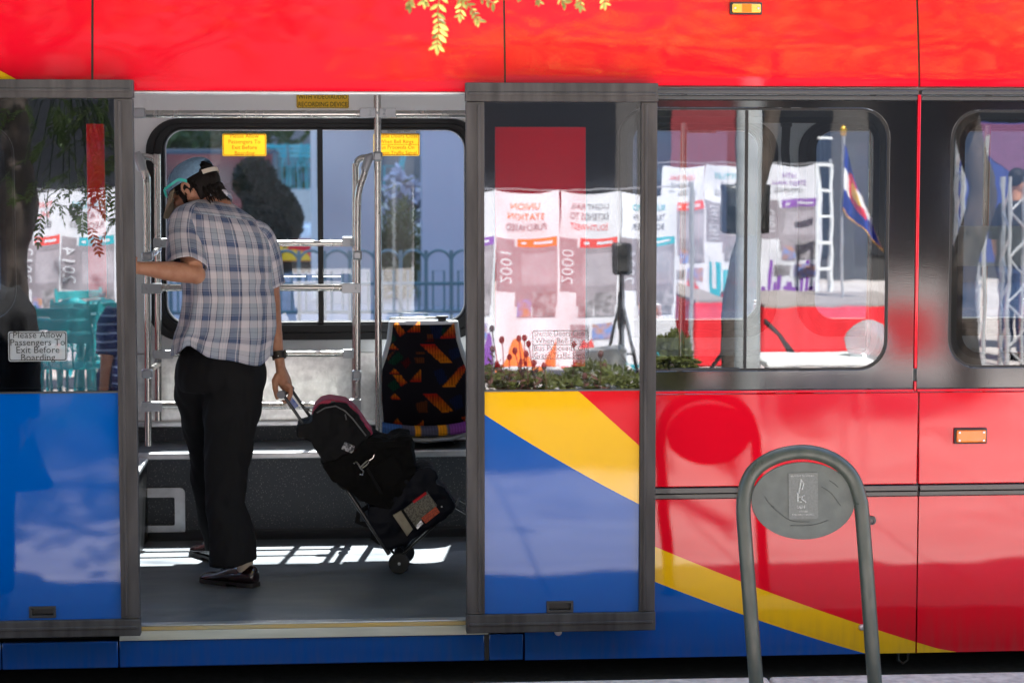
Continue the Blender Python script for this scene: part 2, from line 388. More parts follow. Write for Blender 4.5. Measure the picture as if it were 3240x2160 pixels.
# ================================================================== SETTING: ground
ZS = 0.15           # pavement level, road at 0
g = MB(); g.quad((-120, -120, -.012), (120, -120, -.012), (120, 120, -.012), (-120, 120, -.012)); tag(g.build('ground', 'asphalt', smooth=False), kind='structure')
g = MB(); g.box(-60, 60, -.52, 8.0, -.010, 0.0); tag(g.build('road', 'asphalt', smooth=False), kind='structure')
g = MB(); g.box(-60, 60, -60, -1.04, -.005, ZS); tag(g.build('plaza', 'paving', smooth=False), kind='structure')
g = MB()
xx = -30.0
while xx < 30:
    g.box(xx, xx + 1.494, -1.036, -.57, -.005, ZS + .003); xx += 1.5
tag(g.build('kerb', 'curb', bevel=.012), kind='structure')
g = MB(); g.box(-60, 60, 8.0, 60, -.005, ZS); tag(g.build('far_pavement', mat('far_paving', (.20, .21, .24), .85, var=.2, vscale=3), smooth=False), kind='structure')

# ================================================================== THE BUS
BUS = empty('shuttle_bus', (0.7, 1.2, 0), 'red blue and yellow shuttle bus with its sliding door open at the kerb', 'bus')
XB0, XB1 = -5.2, 6.8
YB_OUT = 2.46
ZF = P(960, 1968, 0).z
z_belt = P(2500, 1237, 0).z; z_bandtop = P(2500, 318, 0).z; z_bot = P(2200, 2077, 0).z
z_up1 = P(960, 288, 0).z; z_up2 = P(2500, 272, 0).z
def X0(px, py=700): return P(px, py, 0).x
x_op0, x_op1 = X0(432, 1100), X0(1482, 1100)     # door opening
x_s1, x_s2, x_s3 = X0(290, 130), X0(1598, 130), X0(2911, 130)
# --- upper cove panels
def cove(zb):
    return [(0, zb), (.001, zb + .03), (.009, zb + .09), (.019, zb + .16), (.031, zb + .23), (.044, zb + .30), (.059, zb + .37), (.095, zb + .44), (.17, zb + .495), (.32, zb + .535)]
def upper_panel(x0, x1, zb, tri=False):
    mb = MB(); pr = catmull(cove(zb), 5); n = 14
    outer = pr; inner = [(y + .03, z - .004) for y, z in pr[::-1]]
    loop = outer + inner
    rings = [[(lerp(x0, x1, i / n), y, z) for y, z in loop] for i in range(n + 1)]
    mb.loft(rings)
    if tri:
        a, b, c = P(0, 224, 0), P(56, 254, 0), P(-220, 254, 0); d = P(-220, 120, 0)
        mb.quad((a.x, -.004, a.z), (d.x, -.004, d.z), (c.x, -.004, c.z), (b.x, -.004, b.z), 1)
    return mb.build('upper_panel', ['red', 'yellow'], BUS, fix=not tri, ang=50)
gp = .004
upper_panel(XB0, x_s1 - gp, z_up1, True); upper_panel(x_s1 + gp, x_s2 - gp * .8, z_up1)
upper_panel(x_s2 + gp * .8, x_s3 - gp, z_up2); upper_panel(x_s3 + gp, XB1, z_up2)
mb = MB()
for xs in (x_s1, x_s2, x_s3):
    pr = [(y + .008, z) for y, z in catmull(cove(z_up2), 4)]
    mb = MB(); lp = pr + [(y + .02, z) for y, z in pr[::-1]]; mb.loft([[(x, y, z) for y, z in lp] for x in (xs - .012, xs + .012)]); mb.build('panel_seam_backing', 'rubrail', BUS, smooth=False, fix=True)
mb = MB(); mb.box(x_op0 - .05, x_op1 + .02, .004, .05, z_up1 - .012, z_up1 - .001); mb.build('door_header_trim', 'alum', BUS, bevel=.003)
# --- drip rails above the windows
mb = MB()
for xa, xb in ((X0(2050), x_s3 - .006), (x_s3 + .006, XB1)):
    za, zb_ = P(2500, 284, 0).z, P(2500, 299, 0).z
    mb.box(xa, xb, -.012, .03, zb_, za); za, zb_ = P(2500, 300, 0).z, P(2500, 317, 0).z; mb.box(xa, xb, -.005, .03, zb_, za - .002)
mb.build('drip_rail', 'rail_dark', BUS, bevel=.004)
# --- window bands
def window_band(xa, xb, wx0, wx1, wy0, wy1, mull=None, frit=True):
    a0, a1, b0, b1 = X0(wx0), X0(wx1), P(2500, wy1, 0).z, P(2500, wy0, 0).z
    mb = MB(); hole = rrect(a0, a1, b0, b1, .11); holed_panel(mb, xa, xb, z_belt + .006, z_bandtop, hole, 0, .035)
    mb.build('window_band', 'black_gloss', BUS, fix=True, bevel=.002, ang=30)
    w_ = MB(); e = .004; lp = rrect(a0 + e, a1 - e, b0 + e, b1 - e, .107)
    w_.prism([(x, .004, z) for x, z in lp], (0, .005, 0)); win = w_.build('window', 'window', BUS, smooth=False, fix=True)
    k = MB(); ring_frame(k, rrect(a0 + .001, a1 - .001, b0 + .001, b1 - .001, .109), rrect(a0 + .009, a1 - .009, b0 + .009, b1 - .009, .103), .0005, .012)
    k.build('gasket', 'gasket', win, fix=True)
    k = MB(); ring_frame(k, rrect(a0 + .010, a1 - .010, b0 + .010, b1 - .010, .10), rrect(a0 + .034, a1 - .034, b0 + .034, b1 - .034, .085), .011, .016)
    k.build('black_border', 'gasket', win, fix=True)
    k = MB(); ring_frame(k, rrect(a0 + .034, a1 - .034, b0 + .034, b1 - .034, .085), rrect(a0 + .056, a1 - .056, b0 + .056, b1 - .056, .07), .012, .015)
    k.build('dotted_border', 'frit', win, fix=True)
    if mull:
        k = MB(); x = X0(mull); k.box(x - .005, x + .005, -.001, .02, b0 + .01, b1 - .01); k.build('mullion', 'gasket', win)
        k = MB(); x2 = X0(mull - 240); k.box(x2, x - .02, -.004, .004, b0 + .003, b0 + .012); k.build('window_latch', 'black_plastic', win, bevel=.002)
    return win
win1 = window_band(x_op1 + .004, x_s3 - .006, 1955, 2812, 341, 1172, 2361)
win2 = window_band(x_s3 + .006, X0(3960), 3006, 3860, 346, 1168)
win0 = window_band(XB0 + 1.2, x_op0 - .004, -620, 48, 395, 1000)
mb = MB(); mb.box(XB0, XB0 + 1.196, 0, .035, z_belt + .006, z_bandtop); mb.build('side_panel', 'black_gloss', BUS); mb = MB(); mb.box(X0(3960) + .004, XB1, 0, .035, z_belt + .006, z_bandtop); mb.build('side_panel', 'black_gloss', BUS)
mb = MB(); a0, a1, b0, b1 = RECT(1566, 1852, 402, 1160, 0); mb.box(a0, a1, -.006, -.0005, b0, b1); mb.build('door_pocket_panel', 'red', BUS, bevel=.003)
mb = MB(); a0, a1, b0, b1 = RECT(277, 334, 392, 940, 0); mb.box(a0, a1, -.006, -.0005, b0, b1); mb.build('door_pocket_panel', 'red', BUS, bevel=.003)
# --- mouldings
mb = MB(); mb.box(x_s3 - .0055, x_s3 + .0055, -.008, .03, P(2911, 1165, 0).z, P(2911, 300, 0).z); mb.box(x_s3 - .0045, x_s3 + .0045, -.006, .03, z_belt - .006, P(2911, 1205, 0).z)
mb.build('seam_moulding', 'red', BUS, bevel=.003)
mb = MB(); mb.box(x_op1 + .01, x_s3 - .007, -.007, .03, z_belt - .006, z_belt + .004); mb.box(x_s3 + .007, XB1, -.007, .03, z_belt - .006, z_belt + .004); mb.build('belt_moulding', 'red', BUS, bevel=.002)
# --- lower panels with the livery sweep
top_px = [(2073, 1729), (2160, 1764), (2341, 1837), (2391, 1856), (2722, 1975), (2780, 1993), (2890, 2025), (3002, 2062)]
bot_px = [(2073, 1839), (2160, 1874), (2350, 1943), (2401, 1961), (2734, 2065)]
def fit(pts, Y, deg=2):
    q = [P(x, y, Y) for x, y in pts]; c = np.polyfit([p.x for p in q], [p.z for p in q], deg); return lambda x: float(np.polyval(c, x))
f_top, f_bot = fit(top_px, 0), fit(bot_px, 0)
def livery(mb, x0, x1, z0, z1, ft, fb, y0, y1, n=60, mono=None):
    xs = [lerp(x0, x1, i / n) for i in range(n + 1)]
    for i in range(n):
        xa, xb = xs[i], xs[i + 1]; cl = lambda z: min(max(z, z0), z1)
        la = [z0, cl(fb(xa)), cl(ft(xa)), z1]; lb = [z0, cl(fb(xb)), cl(ft(xb)), z1]
        for k, mi in ((0, 2), (1, 1), (2, 0)):
            if la[k + 1] - la[k] > 1e-5 or lb[k + 1] - lb[k] > 1e-5:
                mb.quad((xa, y0, la[k]), (xb, y0, lb[k]), (xb, y0, lb[k + 1]), (xa, y0, la[k + 1]), mi)
    # returns and back
    mb.quad((x0, y0, z0), (x0, y0, z1), (x0, y1, z1), (x0, y1, z0), 2 if fb(x0) > z0 else 0); mb.quad((x1, y0, z0), (x1, y1, z0), (x1, y1, z1), (x1, y0, z1), 0)
    mb.quad((x0, y0, z1), (x1, y0, z1), (x1, y1, z1), (x0, y1, z1), 0); mb.quad((x0, y0, z0), (x0, y1, z0), (x1, y1, z0), (x1, y0, z0), 2)
    mb.quad((x0, y1, z0), (x0, y1, z1), (x1, y1, z1), (x1, y1, z0), 0)
z_r0, z_r1 = P(2500, 1572, 0).z, P(2500, 1538, 0).z
MATL = ['red', 'yellow', 'blue']
for xa, xb in ((x_op1 + .004, X0(2903, 1400)), (X0(2908, 1400), XB1)):
    mb = MB(); mb.box(xa, xb, 0, .03, z_r1 + .003, z_belt - .009); mb.build('lower_panel', 'red', BUS, bevel=.003)
mb = MB(); livery(mb, X0(1661, 1900), X0(2900, 1800), z_bot, z_r0 - .003, f_top, f_bot, 0, .03); mb.build('lower_panel', MATL, BUS, smooth=False)
mb = MB(); livery(mb, X0(2905, 1800), XB1, z_bot, z_r0 - .003, f_top, f_bot, 0, .03); mb.build('lower_panel', MATL, BUS, smooth=False)
mb = MB(); mb.box(x_op1 + .004, X0(1655, 1900), 0, .03, P(1600, 1990, 0).z + .003, z_r0 - .003); mb.build('lower_panel', 'blue', BUS)
mb = MB(); mb.box(XB0, x_op0 - .004, 0, .03, P(200, 2006, 0).z + .004, z_belt - .009); mb.build('lower_panel', 'blue', BUS, bevel=.003)
mb = MB()
for xa, xb in ((x_op1 + .004, X0(2905, 1555) - .004), (X0(2905, 1555) + .004, XB1)):
    h = z_r1 - z_r0
    mb.box(xa, xb, -.006, .02, z_r0, z_r0 + h * .42); mb.box(xa, xb, -.012, .02, z_r0 + h * .5, z_r1); mb.box(xa, xb, .004, .02, z_r0 + h * .42, z_r0 + h * .5)
mb.build('rub_rail', 'rubrail', BUS, bevel=.004)
# skirts under the door
z_sk = P(960, 2014, 0).z
sk = [(XB0, X0(3, 2060), 0), (X0(6, 2060), X0(373, 2060), 0), (X0(377, 2060), X0(1533, 2060), .004), (X0(1548, 2060), X0(1656, 2060), .004)]
for xa, xb, y in sk:
    mb = MB(); mb.box(xa, xb, y, .04, z_bot, z_sk - .004); mb.build('skirt_panel', 'blue', BUS, bevel=.004)
mb = MB(); mb.box(X0(1534, 2060), X0(1547, 2060), .006, .04, z_bot, z_sk - .004); mb.build('skirt_seal', 'rubber', BUS)
# sill
mb = MB(); xa, xb = X0(378, 2000), X0(1545, 2000)
z_sy = P(960, 1985, 0).z
mb.box(xa, xb, -.004, .05, z_sk - .002, z_sy - .001); mb.box(x_op0 - .1, x_op1 + .1, -.002, .03, z_sy, P(960, 1973, 0).z, 1); mb.box(x_op0 - .1, x_op1 + .1, .0, .05, P(960, 1972.5, 0).z, ZF, 2)
mb.build('door_sill', ['sill_cream', 'sill_yellow', 'alum'], BUS, bevel=.002)
# fuel-flap lock, bolts, tow eye under the skirt
mb = MB()
p = P(1766, 1998, 0); mb.lathe([(.0, -.012), (.012, -.011), (.014, 0)], (p.x, 0, p.z), 16, 0, 'y'); mb.build('panel_bolt', 'alum', BUS); mb = MB()
p = P(2726, 1983, 0); mb.lathe([(.0, -.010), (.010, -.009), (.012, 0)], (p.x, 0, p.z), 16, 0, 'y')
mb.build('panel_bolt', 'alum', BUS)
mb = MB(); p = P(2757, 1645, 0); mb.lathe([(.0, -.006), (.008, -.006), (.009, -.010), (.016, -.009), (.018, 0)], (p.x, 0, p.z), 20, 0, 'y'); mb.build('panel_lock', 'rail_dark', BUS)
mb = MB(); p = P(2857, 2085, .15); mb.tube([p + V((-.02, 0, .05)), p + V((-.02, 0, 0)), p + V((0, 0, -.015)), p + V((.02, 0, 0)), p + V((.02, 0, .05))], .006, 8); mb.build('tow_eye', 'rail_dark', BUS)
# marker lamps
def marker(x0, x1, y0, y1, mm):
    a0, a1, b0, b1 = RECT(x0, x1, y0, y1, 0); yy = -.012 if y0 > 500 else .03
    zc = (b0 + b1) / 2
    if y0 < 500:
        pr = catmull(cove(z_up2), 5); yy = np.interp(zc, [q[1] for q in pr], [q[0] for q in pr]) - .014
    b = MB(); b.box(a0, a1, yy, yy + .02, b0, b1); lamp = b.build('marker_lamp', 'black_plastic', BUS, bevel=.003)
    e = .006; b = MB(); b.box(a0 + e, a1 - e, yy - .012, yy - .0005, b0 + e, b1 - e); b.build('lens', mm, lamp, bevel=.005)
    if y0 < 500:
        b = MB(); c = (a0 + a1) / 2; wd = (a1 - a0) * .15; b.box(c - wd, c + wd, yy - .016, yy - .0125, b0 + e, b1 - e); b.build('lens_insert', 'amber', lamp, bevel=.002)
    for x in ((a0 + .016), (a1 - .016)):
        for z in ([zc] if y0 < 500 else [b0 + .014, b1 - .014]): b = MB(); b.lathe([(0, yy - .015), (.004, yy - .0145), (.004, yy - .012)], (x, 0, z), 10, 0, 'y'); b.build('screw', 'alum', lamp)
marker(2315, 2416, 6, 45, 'amber2'); marker(3017, 3120, 1353, 1402, 'amber')

# --- sliding doors, standing open outside the body side
YD = -.075
def leaf_door(ox0, ox1, oy0, oy1, ix0, ix1, iy0, iy1, ymid, handle, left):
    A = RECT(ox0, ox1, oy0, oy1, YD); B = RECT(ix0, ix1, iy0, iy1, YD)
    b = MB(); t0, t1 = YD - .012, YD + .045
    b.box(A[0], A[1], t0, t1, B[3], A[3]); b.box(A[0], A[1], t0, t1, A[2], B[2])
    b.box(A[0] + .002, B[0], t0 + .004, t1 - .002, B[2] + .0015, B[3] - .0015); b.box(B[1], A[1] - .002, t0 + .004, t1 - .002, B[2] + .0015, B[3] - .0015)
    # moulded ridges along the rubber
    for z0_, z1_ in ((B[3] + .022, B[3] + .034), (A[2] + .026, A[2] + .038)): b.box(A[0] + .01, A[1] - .01, t0 - .004, t0 + .002, z0_, z1_)
    for x0_, x1_ in ((lerp(A[0], B[0], .62), lerp(A[0], B[0], .80)), (lerp(B[1], A[1], .2), lerp(B[1], A[1], .38))): b.box(x0_, x1_, t0 - .001, t0 + .006, B[2] + .01, B[3] - .01)
    door = b.build('door', 'rubber', BUS, bevel=.006, seg=3)
    zm = P((ix0 + ix1) / 2, ymid, YD).z
    b = MB(); b.box(B[0] + .0005, B[1] - .0005, YD + .004, YD + .010, zm + .004, B[3] - .0005); b.build('door_window', 'doorglass', door, smooth=False)
    b = MB(); b.box(B[0], B[1], YD + .001, YD + .03, zm - .003, zm + .003); b.build('window_bead', 'rail_dark', door)
    b = MB(); hx0, hx1, hz0, hz1 = RECT(*handle, YD)
    if left: ft, fb = (lambda x: 9), (lambda x: 9)
    else:
        ft = fit([(1832, 1237), (1952, 1349), (2017, 1402)], YD, 1); fb = fit([(1532, 1312), (1576, 1337), (1741, 1440), (1815, 1484), (2014, 1590)], YD, 2)
    # four pieces round the handle recess
    yp0, yp1 = YD + .006, YD + .030
    for q in ((B[0] + .0005, B[1] - .0005, hz1, zm - .003), (B[0] + .0005, B[1] - .0005, B[2], hz0)): livery(b, *q, ft, fb, yp0, yp1, 50)
    b.box(B[0] + .0005, hx0, yp0, yp1, hz0, hz1, 2); b.box(hx1, B[1] - .0005, yp0, yp1, hz0, hz1, 2)
    b.build('door_panel', MATL, door, smooth=False)
    b = MB(); ring_frame(b, [(hx0 - .004, hz0 - .004), (hx1 + .004, hz0 - .004), (hx1 + .004, hz1 + .004), (hx0 - .004, hz1 + .004)], [(hx0 + .006, hz0 + .006), (hx1 - .006, hz0 + .006), (hx1 - .006, hz1 - .006), (hx0 + .006, hz1 - .006)], YD + .001, YD + .029)
    b.box(hx0, hx1, YD + .026, YD + .029, hz0, hz1); b.build('recessed_handle', 'black_plastic', door, fix=True, bevel=.002)
    return door
door_r = leaf_door(1474, 2077, 263, 1996, 1533, 2025, 322, 1938, 1235, (1733, 1811, 1904, 1934), False)
door_l = leaf_door(-172, 433, 252, 2014, -112, 372, 310, 1961, 1242, (95, 173, 1921, 1951), True)

# stickers: a plate with lettering 1 mm proud, in one mesh, facing -y
def sticker(name, rect, Y, lines, size, plate, ink, parent, border=None, rules=(), aspect=None, space=1.0, flat=True):
    x0, x1, z0, z1 = rect; b = MB(); r = min(x1 - x0, z1 - z0) * .07
    b.prism([(x, Y, z) for x, z in rrect(x0, x1, z0, z1, r, 4)], (0, .001, 0), 0)
    if border:
        ring_frame(b, rrect(x0 + border, x1 - border, z0 + border, z1 - border, r, 4), rrect(x0 + 2 * border, x1 - 2 * border, z0 + 2 * border, z1 - 2 * border, r * .8, 4), Y - .0008, Y - .0003, 1)
    n = len(lines); h = (z1 - z0) / n
    for i, s_ in enumerate(lines):
        if not s_: continue
        me = text_mesh(s_, size, 'CENTER'); zc = z1 - h * (i + .5); xc = (x0 + x1) / 2
        wd = max(v.co.x for v in me.vertices) - min(v.co.x for v in me.vertices); k = min(1.0, (x1 - x0) * .93 / wd)
        b.mesh(me, lambda c: (xc + c.x * k, Y - .001, zc + c.y), 1)
    for q in rules: zc = lerp(z0, z1, q); b.box(x0 + 2 * (border or .004), x1 - 2 * (border or .004), Y - .001, Y - .0004, zc - .001, zc + .001, 1)
    return b.build(name, [plate, ink], parent, smooth=False)
PLEASE = ['Please Allow', 'Passengers To', 'Exit Before', 'Boarding']
SHUT = ['Shuttle Doors Close', 'When Bell Rings', 'Bus Proceeds On', 'Green Traffic Signal']
M['film_pale'] = glass('pale_sticker_film', .03, (.9, .9, .9), film=.30)
s_ = sticker('notice_sticker', RECT(26, 212, 1048, 1143, YD), YD + .0015, PLEASE, .034, 'film_pale', 'ink', door_l, .003)
s_ = sticker('notice_sticker', RECT(1684, 1864, 1044, 1137, YD), YD + .0015, SHUT, .028, 'film', 'faint_ink', door_r, .002, (.5,))

# ================================================================== BUS INTERIOR
YW = 2.36                                             # inner face of the far wall
mb = MB(); mb.box(XB0, XB1, .05, YW, ZF - .05, ZF); mb.build('cabin_floor', 'floor', BUS, smooth=False)
ZC = 2.50
mb = MB(); mb.box(XB0, XB1, .07, YW + .04, ZC, ZC + .04); mb.build('cabin_ceiling', 'ceiling', BUS, smooth=False)
mb = MB(); mb.box(XB0, XB1, .32, YB_OUT - .3, z_up2 + .535 - .02, z_up2 + .56); mb.build('roof', 'red', BUS, smooth=False)
mb = MB()
pr = [(YB_OUT - y, z) for y, z in catmull(cove(z_up2 + .02), 5)]; loop = pr + [(y - .03, z - .004) for y, z in pr[::-1]]
mb.loft([[(x, y, z) for y, z in loop] for x in (XB0, XB1)]); mb.build('upper_panel', 'red', BUS, fix=True, ang=50)
mb = MB(); mb.box(XB0, XB0 + .04, .03, YB_OUT - .03, z_bot, 2.68); mb.build('end_wall', 'red', BUS, smooth=False); mb = MB(); mb.box(XB1 - .04, XB1, .03, YB_OUT - .03, z_bot, 2.68); mb.build('end_wall', 'red', BUS, smooth=False)
mb = MB(); mb.box(XB0 + .05, XB1 - .05, .06, YB_OUT - .05, .12, ZF - .055); mb.box(XB0 + .05, XB1 - .05, .30, .36, .02, .12); mb.build('underbody', 'dark', BUS, smooth=False)
# liners of the near side
mb = MB(); mb.box(x_op1 + .02, XB1 - .05, .037, .05, ZF, z_belt - .01); mb.box(XB0 + .05, x_op0 - .02, .037, .05, ZF, z_belt - .01); mb.box(XB0 + .05, XB1 - .05, .05, .066, z_up1 + .002, ZC); mb.build('side_lining', 'wall', BUS, smooth=False)
# far wall with its windows
zt, zb_ = P(1000, 375, YW).z, P(1000, 1075, YW).z      # outer edge of the black frames
frames = [(-1060, -560), (-500, 400), (464, 1530), (1590, 2459), (2524, 3500), (3560, 4500)]
fx = [(P(a, 700, YW).x, P(b, 700, YW).x) for a, b in frames]
cuts = [XB0] + [(fx[i][1] + fx[i + 1][0]) / 2 for i in range(len(fx) - 1)] + [XB1]
for i, (a, b) in enumerate(fx):
    mb = MB(); hole = rrect(a, b, zb_, zt, .155, 10); holed_panel(mb, cuts[i], cuts[i + 1], zb_ - .06, 2.27, hole, YW, YB_OUT - .04); mb.build('far_wall', 'wall', BUS, fix=True, ang=30)
    g0, g1, gz0, gz1 = a + .088, b - .088, P(1000, 1018, YW).z, P(1000, 411, YW).z
    k = MB(); ring_frame(k, rrect(a + .001, b - .001, zb_ + .001, zt - .001, .154, 10), rrect(a + .04, b - .04, zb_ + .035, zt - .022, .125, 10), YW - .018, YB_OUT - .05)
    ring_frame(k, rrect(a + .04, b - .04, zb_ + .035, zt - .022, .125, 10), rrect(g0 - .012, g1 + .012, gz0 - .012, gz1 + .012, .10, 10), YW - .010, YB_OUT - .06)
    ring_frame(k, rrect(g0 - .012, g1 + .012, gz0 - .012, gz1 + .012, .10, 10), rrect(g0, g1, gz0, gz1, .09, 10), YW - .002, YB_OUT - .06)
    wf = k.build('far_window', 'gasket', BUS, fix=True, bevel=.003)
    k = MB(); k.prism([(x, YW + .03, z) for x, z in rrect(g0 + .001, g1 - .001, gz0 + .001, gz1 - .001, .09, 10)], (0, .005, 0)); k.build('glass_pane', 'farglass', wf, smooth=False, fix=True)
    k = MB(); ring_frame(k, rrect(g0 + .001, g1 - .001, gz0 + .001, gz1 - .001, .089, 10), rrect(g0 + .004, g1 - .004, gz0 + .004, gz1 - .004, .087, 10), YW + .022, YW + .0295); k.build('glazing_bead', 'alum', wf, fix=True)
    k = MB(); xm = P(1014, 700, YW).x if i == 2 else (a + b) / 2; k.box(xm - .013, xm + .013, YW - .004, YW + .045, gz0 - .008, gz1 + .008); k.build('mullion', 'gasket', wf, bevel=.003)
mb = MB(); mb.box(XB0 + .05, XB1 - .05, YW - .002, YB_OUT - .04, 2.272, ZC); mb.build('overhead_panel', 'wall', BUS, smooth=False)
mb = MB(); mb.box(XB0, XB1, YB_OUT - .036, YB_OUT, z_bot, zb_ - .02); mb.build('far_side_panel', 'red', BUS, smooth=False)
# wall below the windows
zk0, zk1 = P(1000, 1326, YW).z, zb_ - .062
mb = MB(); mb.box(XB0 + .05, XB1 - .05, YW - .004, YW + .04, zk0, zk1); mb.build('wall_panel', 'kick', BUS, smooth=False)
YR = 1.88; ZL = PZ(1000, 1428, 0).z; ZL = P(1000, 1428, YR).z
mb = MB(); mb.box(XB0 + .05, XB1 - .05, YR, YR + .02, ZF, ZL - .03); mb.build('riser', 'speckle', BUS, smooth=False)
mb = MB(); mb.box(XB0 + .05, XB1 - .05, YR + .02, YW - .02, ZL - .03, ZL - .004); mb.build('ledge', 'floor', BUS, smooth=False)
mb = MB(); mb.box(XB0 + .05, XB1 - .05, YW - .02, YW, ZL - .03, zk0 - .03); mb.build('ledge_backboard', 'speckle', BUS, smooth=False)
mb = MB(); mb.box(XB0 + .05, XB1 - .05, YR - .008, YR + .03, ZL - .03, ZL); mb.build('ledge_edging', 'alum', BUS, bevel=.005)
mb = MB(); mb.box(XB0 + .05, XB1 - .05, YW - .045, YW - .003, zk0 - .028, zk0); mb.build('wall_trim', 'alum', BUS, bevel=.006)
zr0 = P(1000, 1690, YR).z
mb = MB()
cv = [(YR - .001, zr0 + .03), (YR - .004, zr0), (YR - .012, ZF + .03), (YR - .04, ZF + .008), (YR - .075, ZF + .002), (YR - .075, ZF + .001), (YR, ZF + .001)]
mb.loft([[(x, y, z) for y, z in cv] for x in (XB0 + .05, XB1 - .05)]); mb.build('floor_coving', mat('dark_coving', (.022, .023, .026), .5), BUS, fix=True, ang=60)
# kick guard plate on the riser
mb = MB(); a0, a1, b0, b1 = RECT(452, 586, 1543, 1692, YR - .008); c0, c1, e0, e1 = RECT(430, 553, 1573, 1662, YR - .008)
ring_frame(mb, rrect(a0 - .03, a1, b0, b1, .025, 5), rrect(c0, c1, e0, e1, .008, 5), YR - .012, YR - .001)
for x, z in ((a1 - .02, b1 - .02), (a1 - .02, b0 + .02), (a0 + .04, b1 - .02), (a0 + .04, b0 + .02)): mb.lathe([(0, -.016), (.006, -.015), (.006, -.012)], (x, YR, z), 10, 0, 'y')
mb.build('kick_guard', 'alum', BUS, fix=True, bevel=.003)
# panel at the left end of the step, and its corner post
mb = MB(); x = P(463, 1500, 1.82).x; mb.box(x - .03, x, 1.1, YR - .016, ZF + .002, ZL - .04, 0); mb.box(x - .034, x + .004, 1.09, YR + .03, ZL - .04, ZL - .02, 1); mb.build('step_end_panel', ['black_plastic', 'alum'], BUS, bevel=.005)

# --- handrails
YF, YK = 1.93, 2.27
def hr(pts, r=.0158, name='handrail'):
    b = MB(); b.tube([V(p) for p in catmull(pts, 6)] if len(pts) > 2 else pts, r, 14); return b.build(name, 'steel', BUS, ang=60)
def clampbox(par, x0, x1, y0, y1, Y, d=.028, screws=()):
    a0, a1, b0, b1 = RECT(x0, x1, y0, y1, Y); b = MB(); b.box(a0, a1, Y - d, Y + d, b0, b1)
    for sx, sy in screws:
        q = P(sx, sy, Y - d); b.lathe([(0, -.004), (.006, -.004), (.007, 0)], (q.x, Y - d, q.z), 12, 0, 'y')
    b.build('clamp', 'clamp', par, bevel=.009, seg=3)
oh = hr([P(-300, 361, 1.87), P(3400, 361, 1.87)], .0165)
clampbox(oh, 1138, 1252, 343, 373, 1.86, .026, ((1173, 350), (1173, 364), (1195, 357), (1216, 350), (1216, 364)))
clampbox(oh, 420, 461, 342, 374, 1.86, .026)
tp = hr([(P(1196, 800, 1.87).x, 1.835, ZC), (P(1196, 800, 1.87).x, 1.90, ZL - .002)], .0160)
clampbox(tp, 1180, 1210, 480, 510, 1.845, .026)
b = MB(); b.tube([P(1181, 492, 1.86), P(1168, 500, 1.86), P(1153, 540, 1.86)], [.016, .021, .019], 12); b.build('clamp', 'clamp', tp)
fp = hr([P(1157, 530, YF), P(1150, 560, YF), P(1137, 600, YF), P(1132, 660, YF), P(1131, 900, YF), P(1129, 1398, YF)])
bp_ = hr([P(1175, 496, YK), P(1140, 503, YK), P(1126, 525, YK), P(1125, 600, YK), P(1124, 1335, YK)])
fl = hr([P(436, 500, YF), P(452, 530, YF), P(463, 565, YF), P(466, 640, YF), P(469, 1410, YF)])
bl = hr([P(420, 497, YK), P(470, 497, YK), P(493, 512, YK), P(498, 560, YK), P(501, 1330, YK)])
b = MB(); b.tube([P(432, 482, YF), P(440, 500, YF), P(452, 540, YF)], [.014, .024, .020], 12); b.build('clamp', 'clamp', fl)
clampbox(fl, 449, 484, 797, 826, YF); clampbox(fl, 449, 484, 1166, 1196, YF); clampbox(fp, 1116, 1146, 793, 822, YF); clampbox(fp, 1114, 1143, 1170, 1200, YF)
h1 = hr([P(470, 910, YF), P(1131, 910, YF)]); clampbox(h1, 449, 512, 897, 928, YF, .024, ((465, 912),)); clampbox(h1, 1081, 1142, 896, 926, YF, .024, ((1127, 910),))
h2 = hr([P(500, 770, YK), P(1124, 770, YK)], .014); clampbox(h2, 486, 532, 754, 783, YK, .02, ((513, 762), (513, 774))); clampbox(h2, 1083, 1120, 750, 780, YK, .02, ((1113, 762), (1113, 774)))
h3 = hr([P(500, 1119, YK), P(1124, 1119, YK)], .014); clampbox(h3, 486, 548, 1107, 1134, YK, .02, ((514, 1114), (514, 1126))); clampbox(h3, 1085, 1128, 1104, 1132, YK, .02, ((1114, 1111), (1114, 1123)))
h4 = hr([P(470, 1280, YF), P(1131, 1284, YF)]); clampbox(h4, 449, 514, 1270, 1300, YF, .024, ((464, 1286),)); clampbox(h4, 1082, 1142, 1262, 1296, YF, .024, ((1126, 1278),))
for y in (800, 1162):
    h = hr([P(478, y + 6, YF), P(502, y - 12, YK)], .014); clampbox(h, 488, 511, y - 26, y - 2, YK, .022)
hr([P(398, 560, .62), P(398, 1300, .62)], .016)                                    # grab rail by the door edge
for px in (2160, 2755, 3118): hr([(P(px, 700, 1.9).x, 1.88, ZC), (P(px, 700, 1.9).x, 1.92, ZL)], .0160)
mb = MB(); a = P(2490, 360, 1.95); mb.tube([a, P(2484, 480, 1.95), P(2496, 620, 1.97)], .020, 8, flat=.15); mb.box(a.x - .025, a.x + .02, 1.93, 1.97, a.z - .06, a.z - .03); mb.build('hanging_strap', 'black_plastic', BUS)

